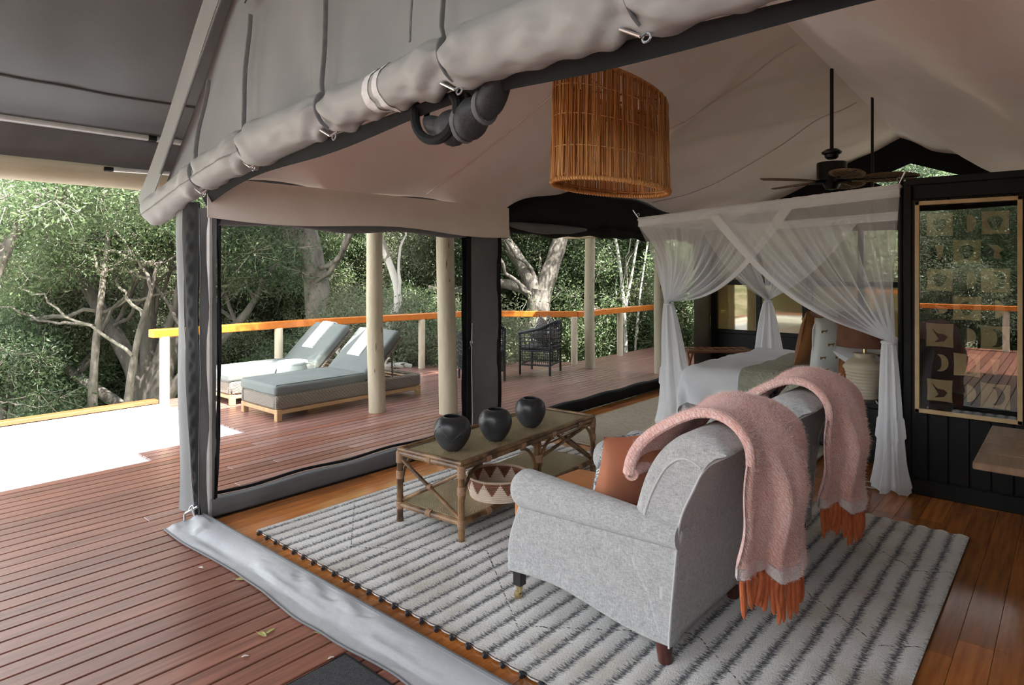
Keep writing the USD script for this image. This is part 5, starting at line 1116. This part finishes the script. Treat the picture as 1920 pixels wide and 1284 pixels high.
# fallen leaves on the deck
lf_m = mat('fallen_leaf', (.30, .26, .07), (.42, .40, .16), 30, rough=.7); lf2_m = mat('pale_leaf', (.48, .42, .36), (.6, .55, .5), 30, rough=.7)
def leafm(L, w):
    o = spline([(0, 0), (L * .3, w / 2), (L * .7, w * .4), (L, 0), (L * .7, -w * .4), (L * .3, -w / 2), (0, 0)], 14)[:-1]
    m = extrude(o, .0012, 0, 'z'); m.vertices[:, 2] += .004 + .008 * (m.vertices[:, 1] / w) ** 2 * 2; return m
spots = [(-3.247, 1.575, 40, .05, 1, 'yellow leaf lying on the deck near the upper end of the vinyl flap'), (-2.697, 1.41, 10, .055, 1, 'yellow-green leaf sprig on the deck planks in the foreground'), (-2.665, 1.43, 100, .045, 1, 'smaller leaf beside the yellow-green sprig on the deck'), (-3.495, 1.521, 200, .035, 0, 'pale leaf fleck near the upper end of the vinyl flap'), (-2.58, 1.276, 60, .03, 0, 'pale leaf fleck on the deck below the leaf sprig'), (-2.511, 1.575, 20, .03, 1, 'small yellow leaf against the middle of the vinyl flap'), (-2.30, 1.50, 80, .03, 0, 'pale leaf fleck near the lower end of the vinyl flap')]
for x, y, a, L, k, lab in spots:
    t = thing('fallen_leaf', lab, 'leaf', (x, y, .001), a)
    put('blade', leafm(L, L * .42), lf_m if k else lf2_m, t, False); put('stalk', rod((-L * .3, 0, .004), (0, 0, .005), .001, 5), lf_m, t)
# ================================================================== ground and bush
def polar(b, d): a = math.radians(b); return (-math.sin(a) * d, math.cos(a) * d)
ground_m = mat('sandy_ground', (.27, .25, .19), (.085, .115, .05), .55, (1, 1, 1), 6, .44, .60, rough=.95, bump=.4, bscale=8, dist=.05, world=True)
def gz_(x, y):
    d = np.sqrt(x * x + y * y); P = np.stack([x, y, 0 * x], -1)
    return -1.25 + .25 * fbm(P, .25, 3, 2) + np.maximum(0, d - 17) * .10
def gfn(u, v):
    x = -60 + 120 * u; y = -60 + 120 * v
    return np.stack([x, y, gz_(x, y)], -1)
ground = structure('ground')
put('earth', grid(gfn, 140, 140), ground_m, ground, True)
def leafmat(name, a, b): return mat(name, a, b, 2.2, (1, 1, 1), 3, .3, .7, rough=.42, vary=.35, island=True, trans=.42, specular_ior_level=.6)
leafs = [leafmat('leaf_dark', (.075, .125, .060), (.165, .245, .115)), leafmat('leaf_mid', (.12, .185, .08), (.23, .325, .15)), leafmat('leaf_olive', (.165, .20, .11), (.30, .345, .195)), leafmat('leaf_light', (.24, .31, .13), (.40, .48, .23))]
bark_d = mat('bark_dark', (.060, .052, .045), (.16, .145, .13), 5, (1, 1, .35), 6, .3, .7, rough=.9, bump=.9, bscale=12, dist=.04)
bark_g = mat('bark_grey', (.10, .088, .075), (.25, .225, .195), 6, (1, 1, .4), 6, .35, .68, rough=.9, bump=1.0, bscale=13, dist=.04)
bark_w = mat('bark_white', (.42, .40, .36), (.66, .64, .60), 5, (1, 1, .4), 5, .3, .7, rough=.8, bump=.5, bscale=20, dist=.01)
twig_m = mat('pale_twig', (.16, .145, .115), (.32, .295, .25), 8, rough=.9)
def cluster(n, rx, rz, L, seed):
    g = np.random.default_rng(seed)
    c = g.normal(0, .5, (n, 3)); c /= np.maximum(1, np.linalg.norm(c, axis=1, keepdims=True)); c *= [rx, rx, rz]
    d = g.normal(0, 1, (n, 3)) + c / rx * .8 + [0, 0, -.15]; d /= np.linalg.norm(d, axis=1, keepdims=True)
    w = np.cross(d, g.normal(0, 1, (n, 3))); w /= np.linalg.norm(w, axis=1, keepdims=True); nn = np.cross(d, w)
    l = L * g.uniform(.65, 1.25, (n, 1)); wd = l * g.uniform(.17, .24, (n, 1))
    V = np.stack([c, c + d * l * .5 + w * wd + nn * l * .06, c + d * l, c + d * l * .5 - w * wd + nn * l * .06], 1).reshape(-1, 3)
    k = np.arange(n)[:, None] * 4
    F = np.vstack([k + [0, 1, 2], k + [0, 2, 3]])
    tw = []
    for i in range(0, n, 26):
        tw.append(tube(np.array([c[i] * .1, c[i] * .6 + [0, 0, -.02], c[i]]), [.005, .0035, .002], 4, cap=False))
    return trimesh.Trimesh(V, F, process=False), join(tw)
def foliage(parent, pts, m, L=.075, n=130, rx=.38, rz=.27, seed=0, smin=.8, smax=1.35):
    g = np.random.default_rng(seed + 99)
    pi = UsdGeom.PointInstancer.Define(stage, numbered(str(parent.GetPath()), 'foliage'))
    cd(pi.GetPrim(), kind='stuff')
    base = str(pi.GetPath()); rel = pi.CreatePrototypesRel()
    for k in range(2):
        cl, tw = cluster(n, rx, rz, L, seed * 7 + k)
        x = UsdGeom.Xform.Define(stage, f'{base}/sprig_{k + 1:03d}')
        usdkit.mesh(stage, f'{base}/sprig_{k + 1:03d}/leaves', cl, m, False); usdkit.mesh(stage, f'{base}/sprig_{k + 1:03d}/twigs', tw, twig_m, False)
        rel.AddTarget(x.GetPath())
    pts = np.asarray(pts, float); N = len(pts)
    pi.CreateProtoIndicesAttr(Vt.IntArray([int(i) for i in g.integers(0, 2, N)]))
    pi.CreatePositionsAttr(Vt.Vec3fArray.FromNumpy(pts.astype(np.float32)))
    q = g.normal(0, 1, (N, 4)) * [1, .35, .35, 1]; q /= np.linalg.norm(q, axis=1, keepdims=True)
    pi.CreateOrientationsAttr(Vt.QuathArray([Gf.Quath(float(a), float(b), float(c), float(d)) for a, b, c, d in q]))
    s = g.uniform(smin, smax, N); pi.CreateScalesAttr(Vt.Vec3fArray.FromNumpy(np.stack([s, s, s], 1).astype(np.float32)))
def crown_pts(g, blobs, dens):
    out = []
    for (cx, cy, cz, rx, ry, rz) in blobs:
        n = max(6, int(dens * (rx * ry + rx * rz + ry * rz)))
        d = g.normal(0, 1, (n, 3)); d /= np.linalg.norm(d, axis=1, keepdims=True)
        rr = g.uniform(.35, 1.0, (n, 1)) ** .5
        out.append(np.array([cx, cy, cz]) + d * rr * [rx, ry, rz])
    return np.vstack(out)
def wiggle(g, a, b, n, k):
    t = np.linspace(0, 1, n)[:, None]; p = np.array(a) + (np.array(b) - np.array(a)) * t
    w = np.cumsum(g.normal(0, k, (n, 3)), 0); w -= t * w[-1]; return p + w * np.linalg.norm(np.array(b) - np.array(a)) * .5
def tree(name, label, b, d, stems, blobs, leaf, bark=None, dens=26, nb=7, L=.058, seed=1, group=None, n=210, br=.03, cat='tree', rx=.38):
    """stems: trunk polylines relative to the base with start and end radius; blobs: crown ellipsoids relative to the base"""
    g = np.random.default_rng(seed); x, y = polar(b, d); z = float(gz_(np.array(x), np.array(y)))
    t = thing(name, label, cat, (x, y, z), 0, group)
    bark = bark or bark_d
    tips = []
    for k, (pts, r0, r1) in enumerate(stems):
        p = spline(pts, 26); p += np.cumsum(g.normal(0, .006, p.shape), 0) * np.linspace(0, 1, 26)[:, None]
        s = np.linspace(0, 1, 26); r = r0 + (r1 - r0) * s ** .8; r = r * (1 + .05 * np.sin(s * 31 + k)); r[:3] *= [1.35, 1.15, 1.04] if pts[0][2] < .15 else 1
        put('trunk', tube(p, r, 14), bark, t, 60); tips += [p[i] for i in (13, 18, 22, 25)]
    for k in range(nb):
        a = tips[g.integers(len(tips))]; bl = blobs[g.integers(len(blobs))]
        e = np.array(bl[:3]) + g.normal(0, .55, 3) * bl[3:]
        p = wiggle(g, a, e, 16, .035); put('branch', tube(p, np.linspace(br, br * .25, 16), 7), bark if g.random() < .6 else twig_m, t, 60)
    if dens > 0: foliage(t, crown_pts(g, blobs, dens), leafs[leaf], L, n, rx=rx, rz=rx * .7, seed=seed)
    return t
# --- the trees that can be singled out
tree('multi_stem_tree', 'dark many-stemmed tree with twisted trunks rising beyond the pool', 70.5, 13.2,
     [([(0, 0, -.2), (-.15, -.1, .9), (-.55, -.45, 1.9), (-.9, -1.0, 3.4)], .20, .07), ([(.05, .05, -.2), (.2, .2, .8), (.45, .45, 2.0), (.7, .8, 3.6)], .22, .08), ([(0, 0, -.1), (-.05, .05, 1.0), (-.1, .1, 2.2), (.1, 0, 3.8)], .19, .06), ([(.1, .1, -.1), (.35, .35, .7), (.9, .9, 1.5), (1.3, 1.5, 2.6)], .15, .05), ([(-.05, -.05, 0), (-.5, -.45, .55), (-.9, -.9, 1.0), (-1.1, -1.3, 1.9)], .13, .05), ([(0, 0, 0), (.15, .1, 1.1), (.55, .2, 2.0), (.8, .2, 3.3)], .11, .04)],
     [(-.6, -.9, 3.9, 1.5, 1.5, .9), (.7, .8, 3.9, 1.5, 1.5, .9), (1.4, 1.5, 3.0, .9, .9, .6)], 0, bark_d, 22, 26, seed=3, br=.04)
tree('slender_tree', 'slender grey tree with twin thin stems left of the many-stemmed tree', 73.6, 12.4,
     [([(0, 0, -.2), (-.05, -.05, .9), (.02, .02, 2.0), (.1, .1, 3.8)], .085, .03), ([(.35, .35, -.2), (.34, .36, .9), (.45, .45, 1.7), (.6, .7, 2.9)], .09, .03)],
     [(.1, .1, 3.6, 1.1, 1.1, .8), (-.9, -.7, 3.0, .8, .8, .6)], 1, bark_g, 22, 14, seed=5)
tree('big_straight_tree', 'stout grey-barked tree trunk behind the sun loungers', 57.6, 12.5,
     [([(0.05, 0, -.3), (0, 0, 1.2), (-.03, -.02, 2.6), (-.25, -.20, 3.8), (-.55, -.5, 5.2)], .29, .17), ([(-.1, -.1, 3.2), (-.75, -.65, 3.7), (-1.3, -1.2, 4.3), (-1.7, -1.6, 5)], .16, .06)],
     [(4.55, -1.60, 5.4, .9, 1.15, .6), (4.45, -0.45, 5.4, 1.0, 1.2, .6), (4.25, 1.35, 5.4, 1.1, 1.2, .6), (3.6, -.2, 5.9, 1.5, 1.6, .7), (1.4, -.3, 6.1, 1.6, 1.6, .7), (-.6, -.3, 5.6, 1.8, 1.8, .9)], 1, bark_g, 80, 18, seed=8, br=.05)
tree('forked_tree', 'big rough-barked tree forking wide behind the rattan armchair', 38.6, 13.8,
     [([(0, 0, -.3), (0, 0, 1.2), (-.01, 0, 2.0), (.02, .02, 2.45)], .27, .24), ([(-.02, 0, 2.2), (-.22, -.14, 2.75), (-.55, -.4, 3.4), (-.85, -.7, 4.6)], .19, .09), ([(.03, .02, 2.2), (.2, .16, 2.9), (.42, .3, 3.7), (.65, .5, 5.0)], .21, .11), ([(-.15, -.08, 2.35), (-.7, -.55, 2.55), (-1.3, -1.0, 2.45), (-1.9, -1.5, 2.5)], .13, .07)],
     [(.3, .3, 5.2, 1.8, 1.8, .9), (-1.3, -1.0, 4.6, 1.4, 1.4, .8)], 1, bark_g, 20, 16, seed=11, br=.05)
tree('white_stem_tree', 'kinked white-barked stem rising just right of the nearer lounger', 51.2, 11.2,
     [([(0, 0, -.2), (-.16, -.12, .6), (-.04, -.02, 1.15), (-.14, -.10, 1.7), (-.02, 0, 2.15), (-.10, -.08, 2.9), (-.3, -.3, 4.2)], .075, .05)], [(-.3, -.3, 4.6, 1.2, 1.2, .7)], 1, bark_w, 18, 8, seed=13)
tree('white_sapling', 'thin white-stemmed sapling beyond the far log posts', 30.9, 14.2,
     [([(0, 0, -.2), (-.03, -.02, 1.0), (-.06, -.06, 2.1), (-.13, -.14, 3.0), (-.35, -.4, 4.6)], .06, .025), ([(-.05, -.05, 1.9), (.05, .06, 2.7), (.14, .16, 3.6), (.3, .3, 4.8)], .035, .015), ([(.1, .12, -.2), (.12, .16, 1.2), (.2, .26, 2.4), (.36, .5, 4.2)], .035, .015)],
     [(0, 0, 4.8, 1.2, 1.2, .7)], 3, bark_w, 16, 14, seed=15, br=.018)
tree('dark_leaning_tree', 'dark trunk leaning in the shade between the far log posts', 33.4, 15.5,
     [([(0, 0, -.2), (.1, .1, 1.2), (.05, .1, 2.4), (-.1, 0, 4.4)], .20, .10), ([(.08, .1, 1.3), (.3, .35, 2.0), (.42, .5, 3.2)], .09, .04)], [(0, 0, 4.6, 1.5, 1.5, 1.0)], 0, bark_d, 24, 12, seed=17)
fl_ = thing('fallen_branch', 'bleached fallen branch lying at the deck edge beyond the nearer lounger', 'branch', (-8.35, 6.45, -.02))
put('limb', tube(spline([(-.75, -.75, .62), (-.45, -.45, .25), (-.2, -.2, .06), (.1, .1, .06), (.28, .36, .03)], 40), np.linspace(.055, .045, 40) * (1 + .12 * np.sin(np.arange(40) * 1.1)), 10), bark_w, fl_, 60)
put('stub', tube(spline([(.05, .05, .07), (.12, 0, .16), (.2, -.02, .2)], 8), np.linspace(.03, .015, 8), 8), bark_w, fl_)
# --- the bush wall: each shrub or tree a thing of its own
KIND = ['dark evergreen shrub', 'mid-green leafy tree', 'olive twiggy shrub', 'light green sunlit tree']
sd = 100
def bush(b, d, h, w, leaf, dens=24, zc=None, L=None, lab='', group=None):
    global sd
    sd += 1; g = np.random.default_rng(sd)
    L = L or (.06 if d < 20 else .10)
    nst = 3
    stems = [([(0, 0, -.2), tuple(g.normal(0, .12, 2)) + (h * .35,), tuple(g.normal(0, .3, 2) * w * .5) + (h * .8,)], .05 + .012 * h, .015) for _ in range(nst)]
    blobs = [(g.normal(0, w * .35), g.normal(0, w * .35), h * g.uniform(.25, .9), w * g.uniform(.45, .7), w * g.uniform(.45, .7), h * g.uniform(.16, .28)) for _ in range(6)]
    return tree('shrub' if h < 3.2 else 'bush_tree', lab, b, d, stems, blobs, leaf, [bark_d, bark_g, bark_g, bark_w][leaf] if g.random() < .8 else bark_w, dens, 12, L, sd, group, br=.018, cat='shrub' if h < 3.2 else 'tree', rx=.36 if d < 20 else .62, n=210 if d < 20 else 170)
AX = {79: 'at the far left edge of the view', 76: 'left of the many-stemmed tree beyond the pool', 72: 'behind the pool', 68: 'just left of the corner tent post', 64: 'between the corner tent post and the loungers', 61: 'behind the foot of the farther lounger', 58: 'behind the stout grey tree', 55: 'behind the lounger backrests', 52: 'behind the near log post', 48: 'between the two near log posts', 45: 'behind the dark middle tent post', 42: 'right of the dark middle tent post', 39: 'behind the forked tree', 36: 'left of the tall far log post', 33: 'right of the tall far log post', 30: 'beside the white sapling', 27: 'behind the left net curtain', 24: 'at the left end of the rear wall', 20: 'seen through the rear wall panes at left', 15: 'seen through the rear wall panes in the middle', 10: 'seen through the rear wall panes at right'}
rows_ = []
for b, where in AX.items():
    rows_.append((b + rnd.uniform(-1, 1), rnd.uniform(11.6, 13.2) if b > 35 else rnd.uniform(13.5, 15.5), rnd.uniform(1.5, 2.3), rnd.uniform(1.0, 1.4), rnd.choice([0, 1, 2, 2]), 'low ', where))
    rows_.append((b + rnd.uniform(-1.4, 1.4), rnd.uniform(15.5, 18.0), rnd.uniform(4.2, 5.6), rnd.uniform(1.6, 2.1), rnd.choice([0, 0, 1, 2]), 'tall ', where))
    rows_.append((b + rnd.uniform(-1.5, 1.5), rnd.uniform(21, 25), rnd.uniform(6.5, 8.5), rnd.uniform(2.4, 3.2), rnd.choice([1, 3, 3, 0]), 'farther tall ', where))
for b, d, h, w, lf, sz, where in rows_:
    if b < 27 and d < 16: h = 3.6; w = 1.2
    if 62 < b < 77.5 and d < 14: d = 16.2; h *= .8
    if 55 < b < 61 and d < 14: d = 14.9; h *= .7
    if 27 < b < 37 and d < 15: d = 15.2
    if 58 < b < 66 and d < 14 or 69.5 < b < 71.5 and d < 14: h *= .75
    bush(b, d, h, w, lf, 25 if d < 20 else 10, lab=f'{sz}{KIND[lf]} {where}')
for k, (b, d, lf, lab) in enumerate([(24, 14.2, 2, 'olive hedge bush close behind the left panes of the rear wall'), (21, 13.6, 1, 'green hedge bush close behind the rear double doors'), (18, 13.2, 2, 'olive hedge bush close behind the middle panes of the rear wall'), (14.5, 12.9, 0, 'dark hedge bush close behind the right panes of the rear wall'), (10.5, 12.7, 2, 'olive hedge bush close behind the far right panes of the rear wall')]):
    bush(b, d, 3.8, 1.0, lf, 46, lab=lab)
# overhanging foliage close to the camera at upper left
tree('overhanging_tree', 'bright-leaved tree leaning in over the pool at the upper left edge', 81.6, 10.6, [([(0, 0, -.2), (.1, .1, 1.5), (.3, .5, 3.2), (.5, 1.1, 4.3)], .11, .05)], [(.3, .7, 3.9, .9, 1.0, .6), (.8, 1.9, 4.1, .8, 1.0, .5), (0, .1, 3.0, .7, .7, .5)], 1, bark_g, 22, 10, seed=31)
# --- trees and railing behind the photographer, seen in the picture glass
for k, (x, y, h) in enumerate([(-6.5, -9, 5), (-4, -8.2, 5.5), (-1.8, -9.4, 6), (.2, -8.0, 5.2), (2.5, -9.2, 6), (-2.6, -12.5, 8), (1.0, -13, 8), (-6, -13.5, 8)]):
    b = math.degrees(math.atan2(-x, y)); bush(b, math.hypot(x, y), h, 1.8, [0, 2, 1, 0, 2, 3, 1, 3][k], 18, lab=['dark evergreen tree', 'olive twiggy tree', 'mid-green tree', 'dark twiggy tree', 'olive tree', 'light green tree', 'tall mid-green tree', 'tall pale green tree'][k] + ' across the deck, mirrored in the picture glass')
for k, x in enumerate(np.arange(-8.5, 4.6, 1.6)):
    y = -7.2 - .5 * (k % 2); b = math.degrees(math.atan2(-x, y)); bush(b, math.hypot(x, y), 2.7, 1.1, [1, 2, 0][k % 3], 30, lab='%s low shrub from the pool in the row across the open deck, behind the photographer' % ['first', 'second', 'third', 'fourth', 'fifth', 'sixth', 'seventh', 'eighth', 'ninth'][k])
rb_ = thing('deck_railing', 'far handrail across the open deck, mirrored in the glass of the framed collage', 'railing', (0, -4.9, 0))
put('handrail', box(-1, 0, .825, 9, .14, .095, .008), rail_m, rb_, False)
for x in (-5, -3, -1, 1, 3): put('post', rod((x, 0, -.02), (x, 0, .78), .055, 12), post_m, rb_)
